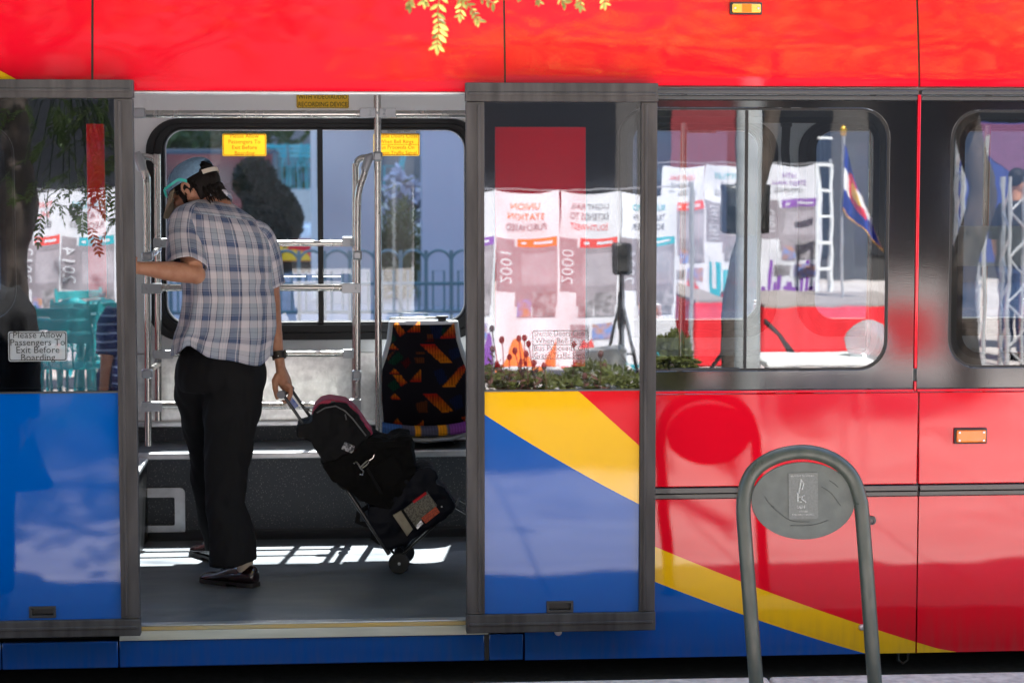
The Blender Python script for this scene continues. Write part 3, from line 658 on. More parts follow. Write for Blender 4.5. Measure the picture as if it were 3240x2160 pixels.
# --- seats
SEAT_POLY = [('o', [(155, 125), (215, 125), (300, 235), (240, 285)]), ('o', [(320, 225), (455, 115), (455, 235)]), ('o', [(675, 298), (848, 130), (848, 298)]),
    ('o', [(100, 420), (165, 360), (230, 425)]), ('o', [(460, 365), (620, 365), (805, 558), (670, 558)]), ('o', [(120, 680), (178, 622), (245, 685)]), ('o', [(160, 690), (245, 690), (310, 770), (250, 815)]),
    ('o', [(340, 760), (462, 635), (465, 762)]), ('o', [(690, 825), (900, 605), (985, 600), (830, 825)]), ('o', [(480, 895), (640, 895), (820, 1085), (690, 1095)]), ('o', [(130, 945), (185, 888), (245, 955)]),
    ('o', [(155, 1215), (205, 1155), (270, 1225)]), ('o', [(415, 1240), (485, 1175), (485, 1250)]), ('o', [(925, 1205), (965, 1165), (965, 1205)]), ('o', [(890, 1170), (1000, 1120), (1000, 1160), (950, 1180)]),
    ('d', [(95, 500), (150, 450), (190, 430), (110, 540)]), ('d', [(400, 500), (500, 500), (500, 560), (400, 560)]), ('d', [(410, 440), (510, 440), (510, 470), (410, 470)]), ('d', [(540, 250), (600, 250), (600, 300), (540, 300)]), ('d', [(400, 1000), (530, 960), (540, 1100), (430, 1090)]),
    ('g', [(150, 240), (210, 300), (180, 340), (140, 330)]), ('g', [(100, 800), (180, 740), (240, 820), (170, 870)]), ('g', [(110, 560), (220, 440), (280, 500), (180, 590)]), ('n', [(560, 160), (700, 160), (690, 300), (600, 300)]), ('n', [(600, 650), (700, 620), (760, 760), (660, 800)]),
    ('n', [(760, 430), (880, 400), (900, 500), (800, 540)]), ('m', [(250, 560), (330, 500), (360, 560), (300, 620)]), ('g', [(640, 250), (730, 180), (740, 240), (690, 290)]), ('m', [(500, 340), (600, 250), (610, 340)]), ('n', [(760, 960), (900, 900), (930, 1040), (840, 1080)])]
def inside(pt, poly):
    x, y = pt; c = False; j = len(poly) - 1
    for i in range(len(poly)):
        if (poly[i][1] > y) != (poly[j][1] > y) and x < (poly[j][0] - poly[i][0]) * (y - poly[i][1]) / (poly[j][1] - poly[i][1]) + poly[i][0]: c = not c
        j = i
    return c
def moquette(u, v):
    """u,v in the pattern's own units"""
    for k, p in SEAT_POLY:
        if inside((u, v), p):
            if k == 'o':
                xs = [q[0] for q in p]; ys = [q[1] for q in p]; t = (v - min(ys)) / (max(ys) - min(ys) + 1); s_ = (int(u / 15) % 2)
                a = V((.62, .18, .004)); b_ = V((.36, .008, .008))
                if p[0][0] > 450 and p[0][0] < 700 and len(p) == 4: t = 1 - t
                c = a.lerp(b_, t); return c * (.45 if s_ and abs(t - .5) < .45 else 1.0)
            c = {'d': (.11, .03, .01), 'g': (.006, .04, .022), 'n': (.008, .014, .05), 'm': (.06, .004, .006)}[k]
            return V(c) * (1 if int(u / 12) % 2 else .5)
    return V((.010, .008, .012))
M['moquette'] = attr_mat('seat_moquette', 'paint', .9, .1, .3, 500)
def make_seat():
    S = MB(); YS = 2.16; z0, z1 = P(1341, 1345, YS).z, P(1341, 1016, YS).z
    h = z1 - z0; k = h / (1255 - 118); cx = 505
    nx, nz = 84, 96; cols = []; grid = []
    def half(v): return np.interp(v, [118, 330, 500, 640, 900, 1260], [352, 378, 430, 485, 495, 470])
    for j in range(nz + 1):
        v = 118 + (1255 - 118) * j / nz; hw = half(v)
        for i in range(nx + 1):
            s_ = -1 + 2 * i / nx; u = cx + s_ * hw
            y = -.05 * (1 - s_ * s_) * .6 + .06 * (1 - (z1 - k * (v - 118) - z0) / h) * -1 + .035 * abs(s_) ** 8 + .05 * max(0, 1 - (v - 118) / 40) ** 2
            grid.append((k * (u - cx), y, z1 - k * (v - 118) - z0)); cols.append(tuple(moquette(u, v)))
    S.v = grid; S.col = cols
    for j in range(nz):
        for i in range(nx):
            a = j * (nx + 1) + i; S.f.append((a, a + nx + 1, a + nx + 2, a + 1)); S.m.append(0)
    root = empty('passenger_seat', (0, 0, 0), None, None); root.parent = BUS; root.matrix_parent_inverse = Matrix.Translation(BUS.location).inverted()
    me = S.data('seat_back'); o = link('seat_back', me, 'moquette', root); md = o.modifiers.new('t', 'SOLIDIFY'); md.thickness = .03; md.offset = -1
    # shell behind
    b = MB(); rr = []
    for v in (112, 200, 330, 500, 640, 900, 1262):
        hw = half(v) * k + .011; z = z1 - k * (v - 118) - z0 - (.004 if v < 118 else 0); y = -.06 * (1 - (z / h)) + .03
        rr.append([(-hw, y, z), (-hw, y + .03, z), (-hw * .8, y + .06, z), (hw * .8, y + .06, z), (hw, y + .03, z), (hw, y, z), (hw - .012, y - .012, z), (-hw + .012, y - .012, z)])
    b.loft(rr); b.build('seat_shell', 'seat_shell', root, fix=True, bevel=.004)
    # cushion, tipped nearly upright
    C = MB(); n = 60; C.col = []; prof = [(-.02, .0), (-.05, .010), (-.10, .012), (-.16, .010), (-.19, .002), (-.20, -.012), (-.19, -.024), (-.03, -.024)]
    hw = .20
    for i in range(n + 1):
        s_ = -1 + 2 * i / n; sag = .016 * s_ * s_
        for y, z in prof:
            C.v.append((s_ * hw, y - .02 + .03 * abs(s_) ** 6, z + sag - .002)); u = 505 + s_ * 480
            cc = V((.10, .09, .13)) if z < -.005 or True else V((0, 0, 0))
            if -.25 < s_ < -.1 or .28 < s_ < .5: cc = V((.85, .33, .01))
            elif s_ > .55: cc = V((.25, .06, .3))
            elif s_ < -.55: cc = V((.05, .12, .3))
            C.col.append(tuple(cc * (1 if i % 2 else .7)))
    m_ = len(prof)
    for i in range(n):
        for j in range(m_): C.f.append((i * m_ + j, i * m_ + (j + 1) % m_, (i + 1) * m_ + (j + 1) % m_, (i + 1) * m_ + j)); C.m.append(0)
    C.build('cushion', 'moquette', root, fix=True)
    b = MB(); b.tube([(-.20, -.16, -.012), (-.12, -.19, -.038), (0, -.20, -.046), (.12, -.19, -.038), (.20, -.16, -.012)], .013, 10); b.box(-.19, .19, -.15, .10, -.052, -.036); b.build('seat_pan', 'alum', root, bevel=.004)
    b = MB(); b.tube([(-.16, .09, -.085), (.20, .09, -.085)], .012, 8); b.tube([(-.16, .02, -.11), (.20, .02, -.11)], .012, 8)
    for x in (-.15, .15): b.box(x - .012, x + .012, .0, .12, -.15, -.05)
    b.build('seat_frame', 'rail_dark', root)
    b = MB(); b.tube([(-.16, .055, h + .010), (.09, .055, h + .012)], .006, 8); b.box(.06, .115, .03, .075, h + .012, h + .022, 1); b.box(.068, .105, .036, .07, h - .006, h + .012, 1); b.build('grab_handle', ['steel', 'black_plastic'], root, bevel=.003)
    return root, YS, z0
seat, YS, zs0 = make_seat()
for i, px in enumerate((1342, 1640, 2190, 2690, 3150, 3620)):
    o = seat if i == 0 else copy_tree(seat, BUS)
    o.location = (P(px, 1180, YS).x, YS, zs0)
# --- signs inside
sticker('notice_sticker', RECT(703, 842, 422, 494, YW), YW - .012 + .034, PLEASE, .026, 'sign_yellow', 'ink_red', BUS, .003)
sticker('notice_sticker', RECT(1182, 1328, 422, 493, YW), YW - .012 + .034, SHUT, .024, 'sign_yellow', 'ink_red', BUS, .003, (.5,))
sticker('notice_sticker', RECT(1208, 1316, 411, 421, YW), YW + .0205, ['EMERGENCY EXIT'], .013, 'sign_white', 'ink', BUS)
sticker('notice_sticker', RECT(2172, 2268, 410, 421, YW), YW + .0205, ['EMERGENCY EXIT'], .014, 'sign_white', 'ink', BUS)
sticker('notice_sticker', RECT(938, 1104, 272, 343, YW), YW - .006, ['THIS BUS IS EQUIPPED', 'WITH VIDEO/AUDIO', 'RECORDING DEVICE'], .030, 'sign_orange', 'ink', BUS, .002)
sticker('frosted_sticker', RECT(3024, 3330, 715, 842, 0), .012, [''], .02, 'film_far', 'ink', BUS)
# --- wheels (outside the picture)
for wx in (-3.6, 4.9):
    for wy, s_ in ((.06, 1), (YB_OUT - .06, -1)):
        b = MB(); b.lathe([(.25, 0), (.40, .01), (.44, .05), (.44, .22), (.40, .26), (.25, .27)], (wx, wy - (.0 if s_ > 0 else .27), .44), 32, 0, 'y'); wh = b.build('wheel', 'rubber', BUS, fix=True)
        b = MB(); b.lathe([(.0, .02), (.07, .02), (.09, .06), (.20, .06), (.24, .012), (.25, .015), (.25, .25), (0, .25)], (wx, wy - (.0 if s_ > 0 else .27), .44), 32, 0, 'y'); b.build('rim', 'alum', wh, fix=True)

# ================================================================== FOLIAGE
def leaflet(mb, p, d, n, L, Wd, m=0):
    s_ = d.cross(n).normalized(); q = p + d * L
    mb.add([p, p + d * L * .35 + s_ * Wd * .5 - n * Wd * .12, q, p + d * L * .35 - s_ * Wd * .5 - n * Wd * .12, p + d * L * .72 + s_ * Wd * .4 - n * Wd * .05, p + d * L * .72 - s_ * Wd * .4 - n * Wd * .05], [(0, 1, 4, 2), (0, 2, 5, 3)], m)
def sprig(mb, p, d, L, n=9, size=.03, rnd=random, droop=.25, m=0, stalk=True):
    """one pinnate leaf: a drooping stalk with paired leaflets"""
    p = V(p); d = V(d).normalized(); up = V((rnd.uniform(-.4, .4), rnd.uniform(-.4, .4), 1)).normalized(); pts = [p]
    for i in range(n):
        d = (d + V((0, 0, -droop / n))).normalized(); q = p + d * (L / n)
        nn = up - d * up.dot(d)
        if nn.length < .05: nn = V((0, -1, .2)) - d * V((0, -1, .2)).dot(d)
        nn.normalize(); sd_ = d.cross(nn)
        k = size * (1 - .35 * abs(i / n - .4))
        for s_ in (1, -1):
            ld = (sd_ * s_ * .8 + d * .62 + V((rnd.uniform(-.15, .15), rnd.uniform(-.15, .15), rnd.uniform(-.25, .1)))).normalized()
            leaflet(mb, q, ld, (nn + V((rnd.uniform(-.4, .4),) * 3)).normalized(), k, k * .36, m)
        p = q; pts.append(p)
    leaflet(mb, p, d, (nn), size, size * .36, m)
    if stalk: mb.tube([pts[0], pts[len(pts) // 2], pts[-1]], .0012, 4, m)
def tree(name, base, h, rad, zc, label, group, ns, trunk_r, seed, leafm='leaf', L=.16, size=.036, flat=.6, nleaf=8, bulge=False, clumps=26, ctr=(0, 0), ysc=1.0):
    rnd = random.Random(seed); t = empty(name, base, label, 'tree', group); B = V(base)
    mb = MB(); bend = [V((rnd.uniform(-.06, .06) * i, rnd.uniform(-.06, .06) * i, 0)) for i in range(6)]
    hs = [0, .15, .9, 1.6, 2.2, zc - B.z]; rs = [1.5, 1.05, .95, .9, .85, .55]
    if bulge: hs = [0, .15, .7, 1.25, 1.42, 1.6, 1.8, 2.3, zc - B.z]; rs = [1.5, 1.0, .95, .95, 1.35, 1.45, .95, .85, .55]; bend = [V((.025 * math.sin(i * 1.3), 0, 0)) for i in range(9)]
    keys = [(*(B + bend[i] + V((0, 0, hs[i]))), trunk_r * rs[i]) for i in range(len(hs))]
    cm = catmull(keys, 5); mb.tube([c[:3] for c in cm], [c[3] for c in cm], 14)
    top = V(cm[-1][:3]); C0 = V((B.x + ctr[0], B.y + ctr[1], zc)); cl = []
    for i in range(clumps):
        while True:
            q = V((rnd.uniform(-1, 1), rnd.uniform(-1, 1), rnd.uniform(-1, 1)))
            if .35 < q.length < 1: break
        e = C0 + V((q.x * rad, q.y * rad * ysc, q.z * rad * flat)); cl.append(e)
    for i, e in enumerate(cl):
        s_ = B + V((0, 0, lerp(2.0, zc - B.z, rnd.random()))); mid = s_.lerp(e, .5) + V((0, 0, .15)); mb.tube([s_, mid, e], [trunk_r * .35, trunk_r * .2, .008], 6)
    mb.build('trunk', 'bark', t, ang=80)
    f = MB()
    for e in cl:
        rr = rad * rnd.uniform(.22, .42)
        for k in range(ns // clumps):
            q = V((rnd.gauss(0, .5), rnd.gauss(0, .5), rnd.gauss(0, .35))); p = e + q * rr
            d = V((q.x + rnd.uniform(-.6, .6), q.y + rnd.uniform(-.6, .6), rnd.uniform(-.7, .3)))
            if d.length < .1: d = V((1, 0, 0))
            sprig(f, p, d, L * rnd.uniform(.7, 1.2), nleaf, size, rnd, .6, stalk=False)
    f.build('crown', leafm, t, smooth=False); return t

# the honey locust above the kerb whose lowest leaves hang into view
tl = tree('locust_tree', (-3.6, -2.9, ZS), 6, 3.0, 5.5, 'honey locust whose bright drooping leaves hang over the red roof panel', None, 5200, .13, 3, L=.2, size=.055, flat=.45, clumps=80, ctr=(2.0, .8))
def px_sprig(f, pts, size, n, Y=-2.35):
    q = [P(x, y, Y) for x, y in pts]; cm = [V(c) for c in catmull([tuple(a) for a in q], 6)]
    f.tube(cm, .0014, 5); L = len(cm); rnd = random.Random(int(pts[0][0]))
    for i in range(n):
        t = (i + 1) / n; k = min(L - 1, int(t * (L - 1))); p = cm[k]; d = (cm[min(k + 1, L - 1)] - cm[max(k - 1, 0)]).normalized(); nn = V((rnd.uniform(-.3, .3), -1, rnd.uniform(-.1, .4))).normalized(); sd_ = d.cross(nn).normalized()
        for s_ in (1, -1):
            ld = (sd_ * s_ * .85 + d * .6 + V((0, rnd.uniform(-.5, .2), -.15))).normalized(); k_ = rnd.uniform(.6, 1.12); leaflet(f, p, ld, (nn + V((rnd.uniform(-.5, .5), 0, rnd.uniform(-.5, .5)))).normalized(), size * k_, size * k_ * rnd.uniform(.32, .44))
    leaflet(f, cm[-1], V((0, -.2, -1)).normalized(), V((0, -1, 0)), size, size * .4)
f = MB()
px_sprig(f, [(1395, -40), (1385, 40), (1388, 90), (1383, 140)], .030, 9)
px_sprig(f, [(1300, -60), (1292, -10), (1296, 14)], .026, 4); px_sprig(f, [(1350, -50), (1345, -8), (1343, 4)], .022, 3)
px_sprig(f, [(1420, -50), (1460, -8), (1455, 45)], .024, 6); px_sprig(f, [(1440, -50), (1475, 5), (1500, 40), (1512, 62)], .022, 7); px_sprig(f, [(1460, -60), (1515, -12), (1560, 10)], .024, 5)
px_sprig(f, [(1700, -40), (1702, -8), (1704, 4)], .016, 3); px_sprig(f, [(1755, -40), (1772, -5), (1785, 8)], .022, 4); px_sprig(f, [(1830, -50), (1838, -10), (1836, 16)], .022, 4); px_sprig(f, [(1900, -50), (1908, -15), (1914, 8)], .022, 3)
px_sprig(f, [(1600, -45), (1615, -25), (1640, -15)], .020, 4)
for a, b in (((1395, -40), (1250, -420)), ((1700, -40), (1600, -420)), ((1830, -50), (1750, -420)), ((1440, -50), (1400, -420)), ((1300, -60), (1250, -420))):
    f.tube([P(*a, -2.35), P((a[0] + b[0]) / 2 + 20, (a[1] + b[1]) / 2, -2.45), P(*b, -2.6)], [.002, .004, .007], 5)
f.build('hanging_leaves', leaf_mat('sunlit_leaf', (.26, .28, .085), (.36, .35, .09)), tl, smooth=False)  # paler copy of the locust leaf, with sunlight put into its colour

# ================================================================== BEHIND THE CAMERA: the plaza seen in the reflections
# trees of the plaza
tree('locust_tree', (MIR(52, 900, 4.2).x, -4.2, ZS), 6, 2.2, 4.6, 'dark ridged locust trunk with a burl, reflected in the left door glass', 'locust trees on the plaza', 900, .10, 11, 'leaf_dark', L=.2, size=.05, bulge=True, clumps=30, ctr=(-.5, -.4))
M['leaf_sun'] = leaf_mat('sunny_leaf', (.66, .56, .10), (.7, .56, .06))  # sunlight put into the leaf colour to strengthen the roof-panel reflections
tree('locust_tree', (4.95, -8.6, ZS), 6, 2.0, 4.5, 'locust tree standing behind the flag, reflected in the red roof panel', 'locust trees on the plaza', 3600, .12, 21, 'leaf_sun', L=.17, size=.05, flat=.5, clumps=34, ctr=(-1.9, 3.2), ysc=.4)
tree('locust_tree', (2.42, -4.6, ZS), 6, .8, 4.0, 'narrow locust tree by the steel post, reflected beside the middle roof seam', 'locust trees on the plaza', 500, .055, 22, 'leaf_sun', L=.17, size=.045, flat=.55, clumps=22, ctr=(-1.5, 0), ysc=.7)
tree('locust_tree', (-4.5, -15.0, ZS), 6, 2.6, 5.6, 'locust tree beyond the café chairs, reflected above the left door', 'locust trees on the plaza', 900, .13, 23, L=.28, size=.08, clumps=24)
tree('locust_tree', (9.0, -7.0, ZS), 6, 2.4, 3.9, 'leafy locust tree reflected in the rearmost window', 'locust trees on the plaza', 1200, .10, 24, L=.2, size=.055, clumps=36)
# hanging sprays in front of the left door glass
f = MB(); rnd = random.Random(5)
cc = empty('locust_tree', MIR(225, 330, 3.2) + V((-1.5, -1.2, 0)) * 0, 'low locust branch of dark drooping leaves reflected in the left door', 'branch')
o_ = MIR(225, 200, 3.2)
for px, py, k in [(120, 340, 3), (180, 330, 4), (160, 400, 5), (235, 350, 5), (280, 390, 6), (300, 470, 6), (250, 540, 5), (330, 430, 6), (350, 540, 6), (345, 600, 5), (210, 560, 3), (120, 610, 3), (160, 640, 3), (230, 640, 2), (300, 640, 2), (330, 680, 3), (190, 460, 4), (90, 520, 2), (330, 330, 6), (290, 320, 6)]:
    q = MIR(px, py, 3.2)
    f.tube([o_, o_.lerp(q, .6) + V((0, 0, .1)), q], .003, 4)
    for i in range(k): sprig(f, q + V((rnd.gauss(0, .05), rnd.gauss(0, .12), rnd.gauss(0, .04))), (rnd.uniform(-1, 1), rnd.uniform(-.6, .6), rnd.uniform(-1, .1)), rnd.uniform(.1, .17), 7, .042, rnd, .7)
f.tube([o_ + V((-1.2, -.9, .9)), o_ + V((-.4, -.3, .5)), o_], [.03, .015, .006], 6)
f.build('hanging_leaves', 'leaf_dark', cc, smooth=False)

# banners
M['cloth_white'] = mat('banner_cloth', (.60, .61, .66), .8)
def flat(name, c): M[name] = mat(name, c, .75, var=.15, vscale=12); return name
for k, c in dict(b_red=(.70, .06, .05), b_orange=(.80, .20, .04), b_teal=(.01, .38, .46), b_purple=(.20, .05, .36), b_grey=(.27, .24, .27), b_ink=(.15, .15, .17), b_photo=(.16, .15, .15)).items(): flat(k, c)
M['b_photo2'] = mat('banner_photo', (.35, .33, .36), .7, col2=(.14, .13, .14), vscale=16, detail=8)
M['b_photo3'] = mat('banner_photo_colour', (.15, .25, .55), .7, col2=(.45, .22, .12), vscale=14, detail=6)
flat('b_pale', (.36, .33, .37)); BM = ['cloth_white', 'b_red', 'b_orange', 'b_teal', 'b_purple', 'b_grey', 'b_ink', 'b_photo2', 'b_photo3', 'b_pale']
def banner(x0, x1, y, z0, z1, tab, lines, year, label, seed, hi=(0, 1), art='flow', row='timeline banners hung in a row on the plaza'):
    """hanging cloth facing the bus (+y); lettering reads from the bus side. s runs from the reader's left"""
    rnd = random.Random(seed); Wd, H = x1 - x0, z1 - z0; b = MB(); nx, nz = 24, 44
    S = lambda s_, t, dy=0.0: (x1 - s_ * Wd, y + dy, z1 - t * H)
    o = len(b.v)
    for j in range(nz + 1):
        for i in range(nx + 1): b.v.append(S(i / nx, j / nz))
    for j in range(nz):
        for i in range(nx):
            a = j * (nx + 1) + i; b.f.append((a, a + nx + 1, a + nx + 2, a + 1)); b.m.append(0)
    def r(s0, s1, t0, t1, m, dy=.003):
        n1, n2 = max(2, int((s1 - s0) * 24)), max(2, int((t1 - t0) * 40)); v0 = [S(lerp(s0, s1, i / n1), lerp(t0, t1, j / n2), dy) for j in range(n2 + 1) for i in range(n1 + 1)]
        b.add(v0, [(j * (n1 + 1) + i, (j + 1) * (n1 + 1) + i, (j + 1) * (n1 + 1) + i + 1, j * (n1 + 1) + i + 1) for j in range(n2) for i in range(n1)], m)
    def tx(s_, sc, t, size, m, rot=False, dy=.006):
        me = text_mesh(s_, size, 'CENTER')
        wd = max(v.co.x for v in me.vertices) - min(v.co.x for v in me.vertices); lim = (.62 * Wd if not rot else .26 * H); k = min(1.0, lim / wd)
        if rot: b.mesh(me, lambda c: (x1 - sc * Wd + c.y * 1.0, y + dy, z1 - t * H + c.x * k), m)
        else: b.mesh(me, lambda c: (x1 - sc * Wd - c.x * k, y + dy, z1 - t * H + c.y), m)
    for i, s_ in enumerate(lines): tx(s_, .52, .075 + .058 * i, .075, (tab if i in hi else 6))
    r(.04, .66, .255, .305, tab); r(.04, .70, .305, .64, 5)
    for i in range(3): r(.12, .36, .273, .288, 0, .005) if i == 0 else r(.12 + .2 * i, .2 + .2 * i, .273, .288, 0, .005)
    r(.06, .60, .34, .52, 9, .004)
    tx(year, .86, .42, .15, 0 if True else 6, True, .008); r(.70, 1.0, .26, .56, 5, .002)
    r(.06, .42, .56, .70, 7, .006); r(.44, .66, .60, .70, 8 if seed % 3 else 7, .006)
    if seed % 2: r(.10, .45, .74, .83, 8, .006); r(.5, .78, .745, .82, 7, .006)
    if art == 'city':
        for i in range(11): s0 = .04 + i * .085; r(s0, s0 + rnd.choice((.05, .075, .085)), .97 - rnd.choice((.06, .1, .13, .2, .26)), .985, tab, .004)
    else:
        n = 26; top = [(.02 + .96 * i / n, .92 - .10 * math.sin(i * .35 + seed) - .06 * noise.noise(V((i * .4, seed, 0)))) for i in range(n + 1)]
        for i in range(n): b.quad(S(*top[i], .004), S(top[i][0], .985, .004), S(top[i + 1][0], .985, .004), S(*top[i + 1], .004), tab)
    ph = rnd.uniform(0, 6)
    def warp(p):
        x, yy, z = p; u = (x - x0) / Wd; t = (z1 - z) / H
        dz = -.035 * math.sin(math.pi * u) * (1 - t) * 1.0
        dy = .022 * math.sin(u * 9 + ph + t * 2.0) * (.3 + t) + .012 * noise.noise(V((u * 3, t * 4, seed))) * 2
        return (x + .012 * math.sin(t * 5 + ph), yy + dy, z + dz)
    b.v = [warp(p) for p in b.v]
    o = b.build('banner', BM, smooth=False); me = o.data; return tag(o, label, 'banner', row)
def mirx(px, d, off=.07): return P(px, 700, d).x
def ban(px0, px1, py0, py1, d, off, *a, **k):
    x0, x1 = P(px0, 800, d).x, P(px1, 800, d).x; z0, z1 = P((px0 + px1) / 2, py1, d).z, P((px0 + px1) / 2, py0, d).z
    return banner(x0, x1, -d - 2 * off, max(z0, ZS + .05), z1, *a, **k)
ban(1375, 1566, 600, 1168, 10.0, .07, 4, ['BLAKE STREET', 'STATION', 'OPENS'], '1999', 'purple tabbed banner at the end of the row, mostly hidden by the door rubber', 1)
ban(1566, 1768, 600, 1170, 10.0, .07, 2, ['UNION', 'STATION', 'PURCHASED'], '2001', 'white banner with an orange tab and the year 2001', 2)
ban(1769, 1962, 602, 1168, 10.05, .07, 1, ['LIGHT RAIL', 'EXTENDS TO', 'SOUTHWEST'], '2000', 'white banner with a red tab, light rail extends to southwest', 3, hi=(2,))
ban(1964, 2150, 606, 1160, 10.1, .07, 3, ['BUS RAPID', 'TRANSIT IN', 'BOULDER'], '2006', 'white banner with a teal tab beside the loudspeaker stand', 4, hi=(0,))
ban(2096, 2232, 523, 960, 14.6, 0, 1, ['LIGHT RAIL', 'BEGINS', 'IN DENVER'], '1994', 'white banner with a red tab and a red train drawing, year 1994', 5, hi=(0,))
ban(2234, 2402, 520, 950, 14.7, 0, 3, ['SHUTTLES', 'START', 'RUNNING'], '1982-1993', 'white banner with a teal tab behind the grey steel post', 6, hi=(0,), art='city')
ban(2405, 2594, 516, 945, 14.8, 0, 4, ['16TH', 'STREET MALL', 'OPENING'], '1982', 'white banner with a purple tab and purple skyline, sixteenth street mall opening', 7, hi=(0, 1), art='city')
ban(60, 192, 594, 1160, 9.6, .07, 1, ['TRANSIT', 'HUB', 'BUILT'], '2012', 'white banner with a red tab behind the burled tree trunk', 8)
ban(193, 372, 594, 1165, 9.7, .07, 3, ['UNION', 'STATION', 'REOPENS'], '2014', 'white banner with a teal tab and the year 2014', 9, hi=(0,))
# line the banners hang from
mb = MB()
for a, b_, d in ((1300, 2200, 10.1), (2050, 2640, 14.75), (-60, 420, 9.7)):
    y0 = 597 if d < 12 else 515
    p, q = MIR(a, y0, d, .07), MIR(b_, y0 + (4 if d > 12 else 2), d, .07); mb.tube([p + V((0, -.02, .02)), p.lerp(q, .5) + V((0, -.02, -.01)), q + V((0, -.02, .02))], .006, 6)
    for e in (p, q): mb.tube([V((e.x, e.y - .02, ZS)), e + V((0, -.02, .06))], .02, 8)
tag(mb.build('banner_rail', 'alum'), 'thin metal rail and posts carrying the white banners', 'banner rail')

# loudspeakers on stands
def speaker(px0, px1, py0, py1, d, off, label):
    x0, x1 = P(px0, 700, d).x, P(px1, 700, d).x; z0, z1 = P(px0, py1, d).z, P(px0, py0, d).z; y = -d - 2 * off; c = (x0 + x1) / 2; h = (x1 - x0) * .5
    t = empty('loudspeaker', (c, y, ZS), label, 'loudspeaker', 'loudspeakers on the plaza')
    b = MB(); b.prism([(x0, y + h * .5, z1), (x1, y + h * .5, z1), (x1 - .03, y - h, z1), (x0 + .03, y - h, z1)], (0, 0, z0 - z1)); cab = b.build('cabinet', 'black_plastic', t, fix=True, bevel=.02)
    b = MB(); b.box(x0 + .02, x1 - .02, y + h * .5 + .001, y + h * .5 + .012, z0 + .03, z1 - .03); b.build('grille', mat('speaker_grille', (.02, .02, .02), .7, bump=1.0, bscale=300), t, bevel=.006)
    b = MB(); b.tube([(c, y, ZS + .25), (c, y, z0)], .022, 10); b.tube([(c, y, ZS + .5), (c, y, ZS + .8)], .03, 10); b.build('pole', 'black_plastic', t)
    for k in range(3):
        a = R(90 + 120 * k); sp_ = .5 if px1 - px0 > 100 else .2; e = V((c + sp_ * math.cos(a), y + sp_ * math.sin(a), ZS)); b = MB(); b.tube([V((c, y, ZS + .75)), e], .014, 8); b.tube([V((c, y, ZS + .3)), V((c, y, ZS + .75)).lerp(e, .6)], .009, 6); b.build('leg', 'black_plastic', t)
    return t
speaker(2278, 2432, 582, 740, 6.4, 0, 'black loudspeaker on a tripod in front of the steel post and stage'); speaker(1934, 2002, 768, 868, 9.2, .07, 'smaller black loudspeaker on a thin stand before the teal banner')
mb = MB(); a = MIR(2420, 1010, 6.4); 
for k in range(2): mb.tube([V(c) for c in catmull([tuple(a + V((.0, 0, -.02 * k))), tuple(a + V((.15 + .05 * k, .1, -.22 - .05 * k))), tuple(V((a.x + .35 - .1 * k, a.y + .2, ZS + .02))), tuple(V((a.x + 1.2, a.y + .4, ZS + .02)))], 6)], .012, 6)
tag(mb.build('power_cable', 'black_plastic'), 'black cables looping from the loudspeaker stand to the paving', 'cable')
# lamp post
pb = MIR(2368, 900, 2.3)
t = empty('steel_post', (pb.x, pb.y, ZS), 'smooth grey steel post with dappled light, reflected in the middle window', 'post')
mb = MB(); mb.lathe([(.10, 0), (.10, .03), (.065, .05), (.062, .3), (.060, 2.55), (.05, 2.6), (0, 2.6)], (pb.x, pb.y, ZS), 20); mb.build('post', mat('post_paint', (.36, .38, .38), .45, var=.2), t, ang=60)
mb = MB(); mb.lathe([(0, 2.601), (.064, 2.601), (.064, 2.63), (.03, 2.66), (0, 2.665)], (pb.x, pb.y, ZS), 20); mb.build('cap', 'alum', t)
# stage with red skirt
M['skirt'] = mat('red_skirt_cloth', (.62, .012, .022), .75); M['deck'] = mat('stage_deck', (.30, .26, .24), .8, var=.2)
def stage(px0, px1, py0, py1, d, depth, label):
    a, b_ = P(px0, 1000, d).x, P(px1, 1000, d).x; z0, z1 = ZS, P((px0 + px1) / 2, py0, d).z; y = -d
    t = empty('stage', ((a + b_) / 2, y, ZS), label, 'stage'); mb = MB(); mb.box(a, b_, y - depth, y, z1 - .04, z1 + .004); mb.build('deck', 'deck', t)
    mb = MB(); n = 220; pts = []
    path = [(a, y - depth), (a, y), (b_, y), (b_, y - depth)]
    for i in range(3):
        p, q = V((*path[i], 0)), V((*path[i + 1], 0)); nn = (q - p).normalized(); nn = V((nn.y, -nn.x, 0)); m_ = int((q - p).length / .03)
        for k in range(m_): pts.append((p.lerp(q, k / m_), -nn))
    v0 = []
    for k, (p, nn) in enumerate(pts):
        am = .03 * math.sin(k * .9) + .012 * math.sin(k * .37 + 1)
        v0 += [p + nn * .004 + V((0, 0, z1 - .02)), p + nn * (.02 + am) + V((0, 0, z0 + .02 + .01 * math.sin(k * .5)))]
    mb.add(v0, [(2 * k, 2 * k + 1, 2 * k + 3, 2 * k + 2) for k in range(len(pts) - 1)]); mb.build('skirt', 'skirt', t, ang=180); return t
stage(2200, 2310, 948, 1190, 11.2, 3.2, 'small red skirted stage wing below the red tabbed banner'); stage(2420, 2960, 962, 1130, 12.2, 2.2, 'long stage with a bright red pleated skirt under the purple banner')
